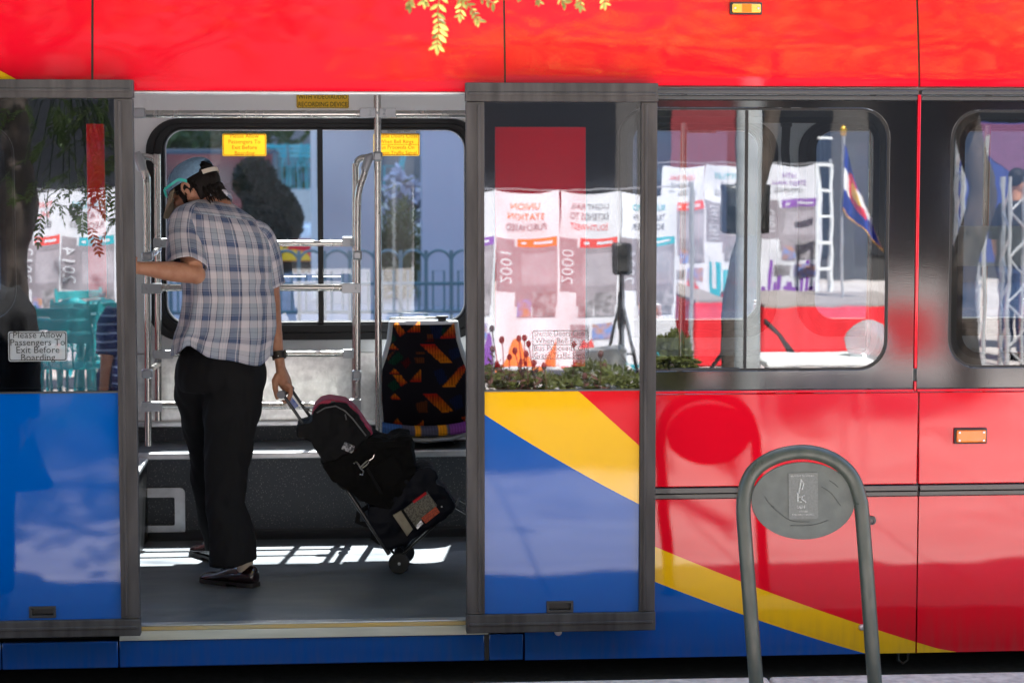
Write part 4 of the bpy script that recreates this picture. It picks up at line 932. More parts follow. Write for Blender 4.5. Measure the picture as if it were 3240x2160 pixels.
# white table
t0 = MIR(2565, 1128, 4.3); rx = abs(P(2740, 1128, 4.3).x - P(2400, 1128, 4.3).x) / 2
t = empty('folding_table', (t0.x, t0.y, ZS), 'pale grey folding table with a clear bag at its end', 'table')
mb = MB(); mb.box(t0.x - rx, t0.x + rx, t0.y - .32, t0.y + .30, t0.z - .04, t0.z); mb.build('tabletop', 'white_plastic', t, bevel=.012)
for sx in (-1, 1):
    for sy in (-1, 1): mb = MB(); mb.tube([(t0.x + sx * rx * .8, t0.y + sy * .24, t0.z - .04), (t0.x + sx * rx * .85, t0.y + sy * .24, ZS)], .014, 8); mb.build('leg', 'alum', t)
bq = t0 + V((rx + .02, 0, .07)); mb = MB(); mb.ball(bq, (.13, .10, .13), 14, 10)
me = mb.data('b')
for v_ in me.vertices: v_.co += V((1, 1, 1)) * .035 * noise.noise(v_.co * 14)
tag(link('plastic_bag', me, glass('bag_film', .25, (.8, .82, .84), .2, film=.3)), 'crumpled clear plastic bag at the end of the pale table', 'bag')
# flag on a staff
fo = MIR(2675, 470, 13.0); t = empty('flag', (fo.x, fo.y, ZS), 'blue white and red state flag with gold fringe drooping from its staff', 'flag')
mb = MB(); mb.tube([(fo.x + .0, fo.y, ZS), (fo.x - .02, fo.y, P(2675, 420, 13).z)], .016, 8); mb.lathe([(.16, 0), (.15, .03), (.02, .05), (0, .05)], (fo.x, fo.y, ZS), 16); mb.build('staff', 'alum', t)
mb = MB(); mb.ball((fo.x - .02, fo.y, P(2675, 415, 13).z), (.03, .03, .06)); mb.build('finial', mat('gold', (.7, .42, .08), .3, metal=.8), t)
zt_, zb2 = P(2675, 450, 13).z, P(2675, 780, 13).z
F_ = MB(); F_.col = []; nx, nz = 40, 50; Hh = zt_ - zb2
for j in range(nz + 1):
    for i in range(nx + 1):
        u, v_ = i / nx, j / nz
        x = fo.x - .02 + u * .36 * (.25 + .9 * v_) ; z = zt_ - .02 - v_ * Hh * .62 - u * Hh * .42 * (.55 + .45 * v_); y = fo.y + .02 + .05 * math.sin(u * 11 + v_ * 2) * (.3 + v_)
        F_.v.append((x, y, z)); c = (.012, .03, .24)
        if .33 < v_ < .67: c = (.75, .75, .76)
        dd = math.hypot((u - .52) * 1.3, v_ - .5)
        if dd < .30 and not (u > .62 and abs(v_ - .5) < .12): c = (.62, .02, .03)
        if dd < .15: c = (.85, .5, .03)
        if v_ > .965 or u > .975: c = (.75, .36, .03)
        F_.col.append(c)
for j in range(nz):
    for i in range(nx): a = j * (nx + 1) + i; F_.f.append((a, a + nx + 1, a + nx + 2, a + 1)); F_.m.append(0)
F_.build('flag_cloth', attr_mat('flag_cloth', 'paint', .7), t, ang=180)
# step ladder / white truss uprights
def truss(px, py0, d, label, w_=.20, top=None):
    q = MIR(px, 900, d); zt_ = P(px, py0, d).z; t = MB()
    for sx in (-1, 1):
        for sy in (-1, 1): t.tube([(q.x + sx * w_ / 2, q.y + sy * w_ / 2, ZS), (q.x + sx * w_ / 2, q.y + sy * w_ / 2, zt_)], .02, 8)
    n = int((zt_ - ZS) / w_)
    for k in range(n):
        z = ZS + k * w_; s_ = 1 if k % 2 else -1
        t.tube([(q.x - s_ * w_ / 2, q.y + w_ / 2, z), (q.x + s_ * w_ / 2, q.y + w_ / 2, z + w_)], .011, 6); t.tube([(q.x - w_ / 2, q.y - s_ * w_ / 2, z), (q.x - w_ / 2, q.y + s_ * w_ / 2, z + w_)], .011, 6)
    return tag(t.build('truss_tower', 'alum', ang=60), label, 'truss tower', 'aluminium truss towers')
truss(3070, 430, 10.5, 'aluminium truss tower seen through the frosted sticker of the rear window'); truss(3215, 560, 10.8, 'aluminium truss tower at the rear edge of the reflections')
q = MIR(2606, 900, 14.2); t = MB(); zt_ = P(2606, 519, 14.2).z
for sx in (-1, 1): t.tube([(q.x + sx * .09, q.y, ZS), (q.x + sx * .07, q.y, zt_)], .02, 6)
for k in range(8): z = ZS + .2 + k * .27; t.box(q.x - .09, q.x + .09, q.y - .02, q.y + .02, z, z + .03)
tag(t.build('ladder', 'white_plastic'), 'white ladder standing between the purple banner and the flag', 'ladder')
# planter and its plants
x0, x1 = MIR(1380, 1200, 4.6, .07).x, MIR(2068, 1200, 4.6, .07).x; yq = -4.75
M['planter'] = mat('planter_concrete', (.10, .095, .09), .85, var=.25)
mb = MB(); ring_frame(mb, [(x0, yq - .45), (x1, yq - .45), (x1, yq + .15), (x0, yq + .15)], [(x0 + .05, yq - .40), (x1 - .05, yq - .40), (x1 - .05, yq + .10), (x0 + .05, yq + .10)], ZS, ZS + .42)
mb.v = [(a, c, b) for a, b, c in mb.v]; mb.box(x0 + .05, x1 - .05, yq - .40, yq + .10, ZS, ZS + .36); tag(mb.build('planter', 'planter', fix=True, bevel=.01), 'low dark planter box of flowers reflected in the right door', 'planter')
rnd = random.Random(9); mb = MB()
zl = P(1780, 1196, 4.6).z
for i in range(420):
    x = rnd.uniform(x0 + .04, x1 - .04); y = yq + rnd.uniform(-.38, .12); z = rnd.uniform(ZS + .36, zl + .03 * math.sin(x * 9) + .02)
    for k in range(7):
        d = V((rnd.uniform(-1, 1), rnd.uniform(-1, 1), rnd.uniform(-.2, 1))).normalized(); leaflet(mb, V((x, y, z)) + d * .01, d, V((rnd.uniform(-1, 1), rnd.uniform(-1, 1), 1)).normalized(), .05, .022)
tag(mb.build('ground_cover', 'leaf_olive', smooth=False), 'mass of small olive leaves filling the planter', 'foliage', kind='stuff')
M['seedhead'] = mat('seed_head', (.07, .022, .018), .9)
for i, (px, py) in enumerate([(1557, 1040), (1587, 1075), (1642, 1070), (1660, 1068), (1558, 1105), (1673, 1088), (1630, 1110), (1900, 1120), (1912, 1158), (1816, 1090), (1612, 1130), (1575, 1160), (1665, 1120), (1690, 1150), (1722, 1160), (1850, 1190)]):
    q = MIR(px, py, 4.6 + rnd.uniform(-.15, .15), .07); b = MB(); base = V((q.x + rnd.uniform(-.05, .05), q.y, ZS + .36)); b.tube([base, base.lerp(q, .6) + V((.01, 0, 0)), q], .003, 5); b.ball(q, (.016, .016, .022), 8, 6)
    for k in range(5): d = V((rnd.uniform(-1, 1), rnd.uniform(-1, 1), rnd.uniform(-.2, .6))).normalized(); leaflet(b, base.lerp(q, rnd.uniform(.2, .8)), d, V((0, .3, 1)), .07, .025)
    tag(b.build('coneflower', 'seedhead'), 'withered brown coneflower standing above the planter leaves', 'flower', 'withered coneflowers in the planter')
a0, a1 = MIR(1838, 1150, 8.4, .07).x, MIR(1980, 1150, 8.4, .07).x; zt_ = P(1900, 1108, 8.4).z; b = MB(); b.prism([(a0, -8.54, ZS), (a1, -8.54, ZS), (a1 + .01, -8.54, zt_ + .02), (a0 - .015, -8.54, zt_ - .015)], (0, -.3, 0)); tag(b.build('storage_box', mat('cream_box', (.62, .60, .54), .7, var=.1), fix=True, bevel=.012), 'cream box standing behind the planter flowers under the small loudspeaker', 'box')
# shrub beside it
q = MIR(2125, 1110, 4.3); t = empty('shrub', (q.x, q.y, ZS), 'rounded olive shrub at the lower corner of the middle window', 'shrub'); b = MB(); s_ = MB(); s_.tube([(q.x, q.y, ZS), (q.x, q.y, q.z)], .015, 6); s_.build('stem', 'bark', t)
for i in range(420):
    e = V((rnd.gauss(0, 1), rnd.gauss(0, 1), rnd.gauss(0, 1))); e = e.normalized() * rnd.uniform(.5, 1); c = q + V((e.x * .13, e.y * .16, e.z * .17 - .08)); d = (e + V((0, 0, .4))).normalized()
    for k in range(4): leaflet(b, c, (d + V((rnd.uniform(-.8, .8), rnd.uniform(-.8, .8), rnd.uniform(-.8, .8)))).normalized(), e.normalized(), .055, .018)
b.build('foliage', 'leaf_olive', t, smooth=False)
# café chairs and tables
M['teal'] = mat('teal_enamel', (.03, .34, .37), .35, coat=.4)
def make_chair():
    t = empty('cafe_chair', (0, 0, 0), 'x', 'chair', 'teal café chairs on the plaza')
    b = MB()
    for i in range(6): b.box(-.2, .2, -.2 + i * .067, -.2 + i * .067 + .05, .44, .452)
    b.build('seat', 'teal', t, bevel=.004); b = MB()
    for i in range(3): b.box(-.2, .2, -.23 - .01 * i, -.215 - .01 * i, .62 + i * .085, .68 + i * .085)
    b.build('backrest', 'teal', t, bevel=.004)
    for sx in (-1, 1):
        for sy in (-1, 1): b = MB(); b.tube([(sx * .2, sy * .2, 0), (sx * .19, sy * .18, .44)] + ([(sx * .2, -.26, .87)] if sy < 0 else []), .011, 8); b.build('leg', 'teal', t)
    b = MB()
    for k in range(4): a = -1 + 2 * k / 3; b.tube([(a * .12, -.19, .45), (a * .17, -.235, .63)], .007, 6)
    b.build('back_rod', 'teal', t); return t
ch = make_chair()
spots = [(170, 7.0, 30, 'teal slatted chair nearest the burled trunk'), (255, 6.8, 200, 'teal slatted chair with curved back rods in the middle of the left door'), (345, 7.4, 160, 'teal slatted chair beside the blue striped shirt'), (215, 8.3, 80, 'teal slatted chair behind the café table'), (310, 8.6, -40, 'teal slatted chair under the teal banner'), (90, 7.9, -90, 'teal slatted chair hidden behind the trunk')]
for i, (px, d, a, lb) in enumerate(spots):
    o = ch if i == 0 else copy_tree(ch); q = MIR(px, 1200, d, .07); o.location = (q.x, q.y, ZS); o.rotation_euler = (0, 0, R(a)); o['label'] = lb
q = MIR(255, 1100, 7.7, .07); t = empty('cafe_table', (q.x, q.y, ZS), 'round teal café table among the teal chairs', 'table'); b = MB(); b.lathe([(0, .70), (.36, .70), (.37, .715), (.36, .73), (0, .73)], (q.x, q.y, ZS), 32); b.build('tabletop', 'teal', t)
b = MB(); b.lathe([(.03, 0), (.03, .70)], (q.x, q.y, ZS), 12); b.lathe([(.24, 0), (.22, .03), (.03, .06)], (q.x, q.y, ZS), 20); b.build('pedestal', 'teal', t)
for pxx, w_, lb in ((235, .16, 'bundled teal cloth lying on the table edge nearest the trunk'), (320, .14, 'bundled teal cloth lying on the table edge nearest the striped shirt')):
    b = MB(); b.ball((0, 0, 0), (w_ * .8, .08, .055), 14, 9); me = b.data('b'); qq = MIR(pxx, 1030, 7.7, .07)
    for v_ in me.vertices: v_.co = v_.co + V((1, 1, 1)) * .04 * noise.noise(v_.co * 9 + V((pxx, 0, 0))) + V((qq.x, q.y, ZS + .80))
    tag(link('folded_parasol_cloth', me, 'teal'), lb, 'cloth')
# façade behind everything, dark storefront glass; extra height added to block reflected sky
t = empty('storefront', (1, -27, ZS), 'dark storefront facade with red curtains across the plaza', 'building'); b = MB(); b.box(-40, 40, -30, -27, ZS, 26); b.build('wall', mat('dark_stone', (.04, .036, .034), .7, var=.4, vscale=.8, stretch=(1, 1, .4)), t)
for k in range(12):
    x = -20 + k * 3.6; b = MB(); b.box(x, x + 3.0, -27.0, -26.96, ZS + .4, ZS + 3.4); wn = b.build('window', mat('shop_glass', (.012, .013, .016), .12) if k == 0 else 'shopglass', t)
    if k == 0: M['shopglass'] = wn.data.materials[0]
    if k == 7: b = MB(); b.box(x + .3, x + 1.4, -26.955, -26.93, ZS + 1.2, ZS + 3.3); b.build('curtain', mat('dark_red_curtain', (.12, .006, .01), .8), wn)
# large blue and plum event panel
x = MIR(3140, 500, 12.5); b = MB(); x1_ = MIR(3420, 500, 12.5).x; xa = MIR(3040, 500, 12.5).x
b.box(xa, x1_, x.y - .06, x.y, ZS + .9, P(3140, 390, 12.5).z, 0)
n = 20
for k in range(n):
    u0, u1 = k / n, (k + 1) / n; fz = lambda u: lerp(P(3040, 440, 12.5).z, ZS + .95, u ** 1.4); zt_ = P(3140, 390, 12.5).z - .01
    b.quad((lerp(xa, x1_, u0), x.y + .004, fz(u0)), (lerp(xa, x1_, u0), x.y + .004, zt_), (lerp(xa, x1_, u1), x.y + .004, zt_), (lerp(xa, x1_, u1), x.y + .004, fz(u1)), 1)
b.build('display_panel', [flat('ev_blue', (.02, .04, .20)), flat('ev_plum', (.14, .05, .12))]); tag(bpy.data.objects['display_panel'], 'blue and plum display panel on a truss, reflected in the rear window', 'display panel')

# ================================================================== BEYOND THE BUS, through the far windows
M['concrete_far'] = mat('far_concrete', (.42, .42, .43), .85, var=.15, vscale=.8, detail=8)
M['concrete_blue'] = mat('far_wall_paint', (.33, .345, .40), .8, var=.08, vscale=.6)
M['fence'] = mat('fence_paint', (.03, .10, .12), .5)
def slab(name, px0, px1, py0, py1, Y, depth, m, label, cat):
    a0, a1, b0, b1 = RECT(px0, px1, py0, py1, Y); b = MB(); b.box(a0, a1, Y, Y + depth, max(b0, ZS), b1); return tag(b.build(name, m), label, cat)
slab('concrete_pillar', 1020, 1192, 300, 1010, 21, 1.5, 'concrete_far', 'pale grey concrete pillar beyond the far window, left of the white blossoms', 'pillar')
slab('concrete_pillar', 984, 1003, 300, 1010, 22, .3, mat('white_post', (.72, .72, .70), .7), 'narrow white post beyond the far window beside its mullion', 'post')
t = slab('grey_wall', 1335, 2300, 200, 1000, 20.5, .4, 'concrete_blue', 'smooth blue grey wall behind the arched fence', 'wall')
slab('grey_wall', 2560, 3900, 260, 1000, 26, .4, mat('rear_wall', (.20, .21, .24), .8), 'dark grey wall seen through the rear windows', 'wall')
# arched fence
t = empty('arched_fence', (P(1300, 900, 17.5).x, 17.5, ZS), 'dark teal metal fence of linked round arches on the far pavement', 'fence'); x = P(540, 900, 17.5).x; step = (P(1390, 900, 17.5).x - P(1310, 900, 17.5).x); zt_ = P(1300, 800, 17.5).z; xe = P(1900, 900, 17.5).x
b = MB(); b.tube([(x, 17.5, ZS + .12), (xe, 17.5, ZS + .12)], .022, 8); b.tube([(x, 17.5, ZS + .45), (xe, 17.5, ZS + .45)], .022, 8); b.build('rail', 'fence', t)
while x < xe:
    b = MB(); b.box(x - .022, x + .022, 17.48, 17.52, ZS, zt_ + .03); b.build('post', 'fence', t)
    b = MB(); pts = [(x + step / 2 - math.cos(a) * step / 2, 17.5, zt_ - step * .4 + math.sin(a) * step / 2) for a in [math.pi * i / 12 for i in range(13)]]; b.tube(pts, .017, 6)
    b.tube([(x + step * .28, 17.5, ZS + .12), (x + step * .28, 17.5, ZS + .6), (x + step * .72, 17.5, ZS + .6), (x + step * .72, 17.5, ZS + .12)], .012, 6); b.build('arch', 'fence', t); x += step
# blossoming bush between pillar and wall
rnd = random.Random(4)
def bush(c, r, n, label, m, cat='bush', name='bush', L=.12, Wd=.05):
    t = empty(name, (c[0], c[1], ZS), label, cat); b = MB()
    for i in range(n):
        e = V((rnd.gauss(0, .5), rnd.gauss(0, .5), rnd.gauss(0, .5))); q = V(c) + V((e.x * r[0], e.y * r[1], e.z * r[2]))
        if q.z < ZS: continue
        for k in range(4): leaflet(b, q, V((rnd.uniform(-1, 1), rnd.uniform(-1, 1), rnd.uniform(-.5, 1))).normalized(), V((rnd.uniform(-1, 1), -1, 1)).normalized(), L, Wd)
    b.build('foliage', m, t, smooth=False); s_ = MB(); s_.tube([(c[0], c[1], ZS), (c[0], c[1], c[2])], .04, 6); s_.build('stem', 'bark', t)
    return t
q = P(1275, 640, 23); tb = bush((q.x, 23, q.z), (.22, .3, .35), 160, 'pale blossoming bush between the pillar and the blue grey wall', mat('blossom', (.36, .36, .42), .8), L=.14, Wd=.09)
q = P(1262, 760, 22.5); bush((q.x, 22.5, q.z - .3), (.3, .3, .7), 320, 'upright grassy bush below the white blossoms', 'leaf_olive', L=.3, Wd=.03)
q = P(700, 560, 44); bush((q.x - 1.6, 44, 2.0), (1.6, 1.5, 1.2), 500, 'dark green bush across the street at the left of the far window', 'leaf_dark', L=.4, Wd=.16)
q = P(620, 470, 47); bush((q.x, 47, 2.6), (2.2, 1.5, 1.4), 600, 'tall dark hedge bush behind the second bus', 'leaf_dark', L=.4, Wd=.16)
# a second bus on the far street
ox0, ox1 = P(300, 700, 30).x, P(982, 700, 30).x; zb3, zb4 = P(900, 846, 30).z, P(900, 712, 30).z
t = empty('shuttle_bus', ((ox0 + ox1) / 2, 31.2, 0), 'white second bus with a yellow and red flank far beyond the window', 'bus'); b = MB(); b.box(ox0, ox1, 30, 32.4, P(900, 760, 30).z, zb4); b.build('body', 'white_plastic', t, bevel=.05)
b = MB(); b.box(ox0, ox1, 29.99, 32.38, P(900, 778, 30).z, P(900, 760, 30).z - .003); b.box(P(870, 800, 30).x, ox1, 29.985, 32.35, P(900, 826, 30).z, P(900, 778, 30).z - .003); b.build('lower_panel', 'red', t)
b = MB(); c = P(925, 815, 29.95); b.prism([(c.x + .32 * math.cos(R(k * 10)), 29.97, c.z - .05 + .19 * math.sin(R(k * 10))) for k in range(19)], (0, .01, 0)); b.prism([(P(862, 780, 29.97).x, 29.97, P(900, 779, 30).z), (P(915, 780, 29.97).x, 29.97, P(900, 779, 30).z), (P(880, 825, 29.97).x, 29.97, P(900, 825, 30).z), (P(862, 825, 29.97).x, 29.97, P(900, 825, 30).z)], (0, .012, 0)); b.build('yellow_swoosh', 'yellow', t, fix=True)
b = MB(); b.box(ox0, ox1, 30.02, 32.3, zb3 - .6, P(900, 829, 30).z); b.build('skirt_panel', 'dark', t)
b = MB(); b.box(ox0 + .05, P(880, 600, 30).x, 30.03, 32.3, zb4 + .002, P(900, 470, 30).z); b.build('window', mat('far_bus_glass', (.02, .03, .035), .1), t, bevel=.1)
# terrace with teal chairs
a0, a1, b0, b1 = RECT(840, 2000, 602, 800, 42); b = MB(); b.box(a0 - 2, a1, 42, 50, ZS, b1); tag(b.build('terrace', mat('terrace_stone', (.55, .50, .44), .85, var=.1)), 'raised pale stone terrace across the far street', 'terrace')
tz = b1
for i, (px, Y, a, lb) in enumerate([(825, 42.6, 10, 'teal chair at the left of the far terrace'), (880, 43.2, 190, 'teal chair facing away near the terrace edge'), (925, 42.7, 70, 'teal chair just left of the far mullion'), (965, 43.6, -30, 'teal chair furthest back on the terrace'), (1240, 43.0, 100, 'teal chair seen behind the yellow shuttle notice'), (850, 44.5, 140, 'teal chair in the second row of the terrace'), (950, 45.0, 20, 'teal chair in the second row beside the mullion')]):
    o = copy_tree(ch); q = P(px, 600, Y); o.location = (q.x, Y, tz); o.rotation_euler = (0, 0, R(a)); o['label'] = lb; o['group'] = 'teal chairs on the far terrace'; o.scale = (1.25, 1.25, 1.25)
b = MB(); b.box(a0 - 40, a1 + 50, 52, 54, ZS, 58); tag(b.build('far_building', mat('far_building_stone', (.30, .24, .21), .8, col2=(.08, .09, .10), vscale=.5)), 'brown building across the far street behind the terrace', 'building')  # height added out of view so the building shades the far pavement

# ================================================================== BIKE RACK IN FRONT
YRK = -.90
M['rack'] = mat('dark_green_rack', (.020, .030, .024), .38, spec=.5, col2=(.040, .045, .036), vscale=26, bump=.25, bscale=120, stretch=(1, 1, .35), rvar=.12, detail=8)
M['rack_plate'] = mat('rack_plate', (.075, .086, .081), .6, col2=(.058, .066, .064), vscale=22, bump=.15, bscale=90, detail=9)
arc = [(2400, 2270), (2391, 2150), (2372, 1900), (2355, 1660), (2353, 1600), (2357, 1555), (2372, 1512), (2397, 1480), (2438, 1453), (2488, 1436), (2542, 1430), (2596, 1438), (2645, 1459), (2684, 1492), (2707, 1529), (2722, 1580), (2728, 1620), (2745, 1850), (2767, 2170), (2776, 2270)]
ap = [P(x, y, YRK) for x, y in arc]; ap = [V((p.x, YRK + .02 * (p.z - .6), p.z)) for p in ap]
ap[0].z = ZS - .02; ap[-1].z = ZS - .02
RK = empty('bike_rack', ((ap[0].x + ap[-1].x) / 2, YRK, ZS), 'dark green hoop bike rack with an oval plate standing on the pavement', 'bike rack')
mb = MB(); mb.tube([V(c) for c in catmull([tuple(p) for p in ap], 6)], .0243, 22); mb.build('hoop', 'rack', RK, ang=180)
for p in (ap[0], ap[-1]): mb = MB(); mb.lathe([(.0, 0), (.055, 0), (.055, .008), (.03, .012), (.0, .012)], (p.x, p.y, ZS + .001), 20); mb.build('foot_plate', 'rack', RK)
pl = []
for k in range(64):
    a = 2 * math.pi * k / 64; pl.append((2541 + 164 * math.cos(a), 1583 - 122 * math.sin(a)))
mb = MB(); pp = [P(x, y, YRK + .004) for x, y in pl]; mb.prism([V((p.x, YRK - .002 + .02 * (p.z - .6), p.z)) for p in pp], (0, .006, 0)); mb.build('plate', 'rack_plate', RK, fix=True, bevel=.0012, seg=1)
yst = YRK + .02 * (.84 - .6) - .0045
mb = MB(); mb.prism([V((p.x, yst, p.z)) for p in [P(x, y, YRK) for x, y in ((2495, 1497), (2588, 1494), (2589, 1640), (2496, 1642))]], (0, .0008, 0), 0)
mb.v = [(x, y + .02 * (z - .84), z) for x, y, z in mb.v]
def lett(t_, px, py, size):
    me = text_mesh(t_, size); q = P(px, py, YRK); mb.mesh(me, lambda c: (q.x + c.x, yst - .0008 + .02 * (q.z - .84), q.z + c.y), 1)
lett('BROUGHT TO YOU BY', 2538, 1505, .0075); lett('BUSINESS', 2541, 1617, .007); lett('IMPROVEMENT DISTRICT', 2541, 1627, .0065); lett('DEN', 2534, 1603, .014)
def stroke(pts, w_):
    q = [P(x, y, YRK) for x, y in pts]; mb.tube([V((p.x, yst - .0006 + .02 * (p.z - .84), p.z)) for p in q], w_, 6, 1, flat=1)
stroke([(2528, 1556), (2536, 1516), (2543, 1530)], 0.0026); stroke([(2543, 1530), (2538, 1548)], 0.0019); stroke([(2530, 1558), (2524, 1558), (2525, 1586), (2536, 1586)], 0.0029); stroke([(2545, 1566), (2538, 1568), (2537, 1578), (2546, 1584), (2550, 1588)], 0.0022); stroke([(2525, 1571), (2533, 1571)], .0012)
mb.build('worn_sticker', [mat('worn_sticker', (.085, .092, .09), .6, col2=(.115, .122, .12), vscale=160, detail=8), mat('worn_lettering', (.45, .47, .46), .7, col2=(.16, .17, .17), vscale=300)], RK, smooth=False)

mb = MB()
rnd = random.Random(12)
for a_, b_, c_ in (((2440, 1600), (2500, 1645), (2560, 1650)), ((2500, 1662), (2570, 1660), (2620, 1645)), ((2600, 1540), (2630, 1560), (2660, 1600)), ((2420, 1570), (2432, 1590), (2450, 1604)), ((2625, 1520), (2640, 1530), (2652, 1541))):
    q = [P(*e, YRK) for e in (a_, b_, c_)]; mb.tube([V(c) for c in catmull([(p.x, yst + .0014 + .02 * (p.z - .84), p.z) for p in q], 6)], .0009, 5)
mb.build('scratch', mat('scratch_mark', (.03, .032, .032), .8), RK)

# ================================================================== PEOPLE
def skin_mat(name, c):
    m, t, b = new_mat(name); sock(b, 'Roughness', .5); sock(b, 'Specular IOR Level', .35); sock(b, 'Subsurface Weight', .12); sock(b, 'Subsurface Radius', (.01, .004, .002)); sock(b, 'Subsurface Scale', 1.0)
    tc = t.nodes.new('ShaderNodeTexCoord'); n = t.nodes.new('ShaderNodeTexNoise'); sock(n, 'Scale', 28.0); sock(n, 'Detail', 6.0); t.links.new(tc.outputs['Object'], n.inputs['Vector'])
    r = t.nodes.new('ShaderNodeValToRGB'); r.color_ramp.elements[0].position = .35; r.color_ramp.elements[1].position = .65
    r.color_ramp.elements[0].color = (c[0] * .86, c[1] * .76, c[2] * .72, 1); r.color_ramp.elements[1].color = (*c, 1); t.links.new(n.outputs['Fac'], r.inputs[0]); t.links.new(r.outputs[0], b.inputs['Base Color'])
    return m
M['skin'] = skin_mat('skin', (.46, .235, .15))
M['black_cloth'] = mat('black_cloth', (.0085, .0085, .010), .85, spec=.2, bump=.3, bscale=700)
M['hair'] = mat('dark_hair', (.010, .006, .0045), .55, spec=.2, var=.5, vscale=60, stretch=(1, 1, .2), bump=.8, bscale=220)
M['leather'] = mat('burgundy_leather', (.014, .004, .0045), .22, coat=.5, bump=.15, bscale=60)
M['sole'] = mat('shoe_sole', (.012, .010, .010), .6)
M['denim'] = mat('denim_cap', (.20, .34, .48), .85, col2=(.15, .26, .38), vscale=90, bump=.5, bscale=300)
M['tan_cloth'] = mat('tan_brim', (.33, .25, .16), .8, var=.12, vscale=40, bump=.3, bscale=300)
M['strap'] = mat('pale_strap', (.66, .58, .48), .8)
M['turq'] = mat('turquoise_plastic', (.03, .46, .40), .35)
def fbm(x, y, z): q = V((x, y, z)); return noise.noise(q) + .5 * noise.noise(q * 2.1)
def ell(c, u, v, a, b, n, p=2.0):
    out = []
    for k in range(n):
        t = 2 * math.pi * k / n; co, si = math.cos(t), math.sin(t); e = 2 / p
        out.append(c + u * (a * math.copysign(abs(co) ** e, co)) + v * (b * math.copysign(abs(si) ** e, si)))
    return out
def depth_of(p): return (p - CAM).dot(FW)

# ---- the man boarding with his cart
feet = PZ(720, 1830, ZF)
MAN = empty('person', (feet.x, 1.0, ZF), 'person in a plaid shirt and denim cap stepping inside the bus, pulling a loaded cart', 'person')
rT = V((.87, .5, 0)); fT = V((-.5, .87, 0))
torso_keys = [(618, 656, 706, 1.035), (632, 642, 722, 1.02), (648, 612, 752, 1.0), (664, 588, 778, .985), (684, 572, 803, .97), (712, 565, 826, .96), (750, 564, 842, .95), (800, 572, 851, .95), (850, 580, 854, .95), (900, 583, 858, .95), (957, 585, 861, .95), (1044, 570, 863, .95), (1100, 558, 860, .95), (1150, 552, 858, .95)]
ck = catmull(torso_keys, 6); NT = 120
hem_px = [(540, 1126), (552, 1121), (575, 1100), (596, 1083), (620, 1098), (658, 1121), (690, 1128), (723, 1132), (755, 1138), (780, 1145), (805, 1151), (823, 1152), (840, 1140), (853, 1124), (880, 1118)]
def torso_rings(scale=1.0, extra=0.0):
    out = []
    for i, (py, xl, xr, Yc) in enumerate(ck):
        c = P((xl + xr) / 2, py, Yc); wd = (xr - xl) / 2 / FPX * depth_of(c); a = wd / .924 * scale + extra
        tl_ = lerp(-.15, -.03, min(1, max(0, (py - 640) / 260))); rr = V((rT.x, rT.y, tl_))
        out.append((py, c, ell(c, rr, fT, a, a * .64, NT, 2.25), a))
    return out
TR = torso_rings()
S = MB(); S.uv = []; rings = []
vacc = 0.0; prevc = None; YOKE = 690
for i, (py, c, ring, a) in enumerate(TR):
    if prevc is not None: vacc += (c - prevc).length
    prevc = c; rr = []
    t_h = min(1, max(0, (py - 860) / 290.0))
    for k, p in enumerate(ring):
        th = 2 * math.pi * k / NT; n = (p - c); n.z = 0; n.normalize()
        fold = .008 * math.sin(th * 9 + 1.5 * math.sin(py * .006) + .8) * (.25 + t_h) + .013 * fbm(th * 2.6 + 3, py * .006, 1.0) * (.5 + .5 * t_h) + .004 * fbm(th * 6, py * .02, 5)
        fold += .008 * math.exp(-((py - 905) / 26.0) ** 2) * math.sin(th * 3 + py * .05) * .6
        if py < 660: fold *= .3
        # box pleat down the middle of the back
        q = p + n * fold
        if py > 1040:                      # shirt-tail hem
            d = q - CAM; px = 1620 + FPX * d.dot(RT) / d.dot(FW); hp = np.interp(px, [h[0] for h in hem_px], [h[1] for h in hem_px])
            tb = min(1, max(0, (n.dot(fT) + .25) / .6)); tb = tb * tb * (3 - 2 * tb); hp = lerp(hp, 1124, tb if px > 700 else (1 if n.dot(fT) > .25 else 0))
            tt = (py - 1040) / 110.0; py2 = 1040 + tt * (hp - 1040); q.z += (P(px, py2, q.y).z - P(px, py, q.y).z)
        rr.append(q); S.uv.append((th / (2 * math.pi) * 1.05, -vacc if py > YOKE else 10 + (c.x - q.x)))
    rings.append(rr)
# yoke: lettered as rows across the shoulders
S.loft(rings, 0, False, False)
for i, r_ in enumerate(rings):
    if TR[i][0] <= YOKE:
        for k in range(NT):
            p = r_[k]; S.uv[i * NT + k] = ((TR[i][0] - 600) * .0022 * 1.0 + .3, (p - TR[i][1]).dot(rT))
# duplicate the seam ring so the cloth changes direction sharply
seam = max(i for i in range(len(TR)) if TR[i][0] <= YOKE)
o0 = len(S.v)
for k in range(NT):
    S.v.append(tuple(rings[seam][k])); S.uv.append((2 * math.pi * k / NT / (2 * math.pi) * 1.05, -sum((TR[i + 1][1] - TR[i][1]).length for i in range(seam))))
S.f = [tuple(o0 + (v_ - seam * NT) if (seam * NT <= v_ < (seam + 1) * NT and any(w_ >= (seam + 1) * NT and w_ < o0 for w_ in f)) else v_ for v_ in f) for f in S.f]
# fix the u wrap
NV = len(S.v)
wrap = {}
nf = []
for f in S.f:
    us = [S.uv[v_][0] for v_ in f]
    if max(us) - min(us) > .5:
        g_ = []
        for v_ in f:
            if S.uv[v_][0] < .5:
                if v_ not in wrap: wrap[v_] = len(S.v); S.v.append(S.v[v_]); S.uv.append((S.uv[v_][0] + 1.05, S.uv[v_][1]))
                g_.append(wrap[v_])
            else: g_.append(v_)
        nf.append(tuple(g_))
    else: nf.append(f)
S.f = nf
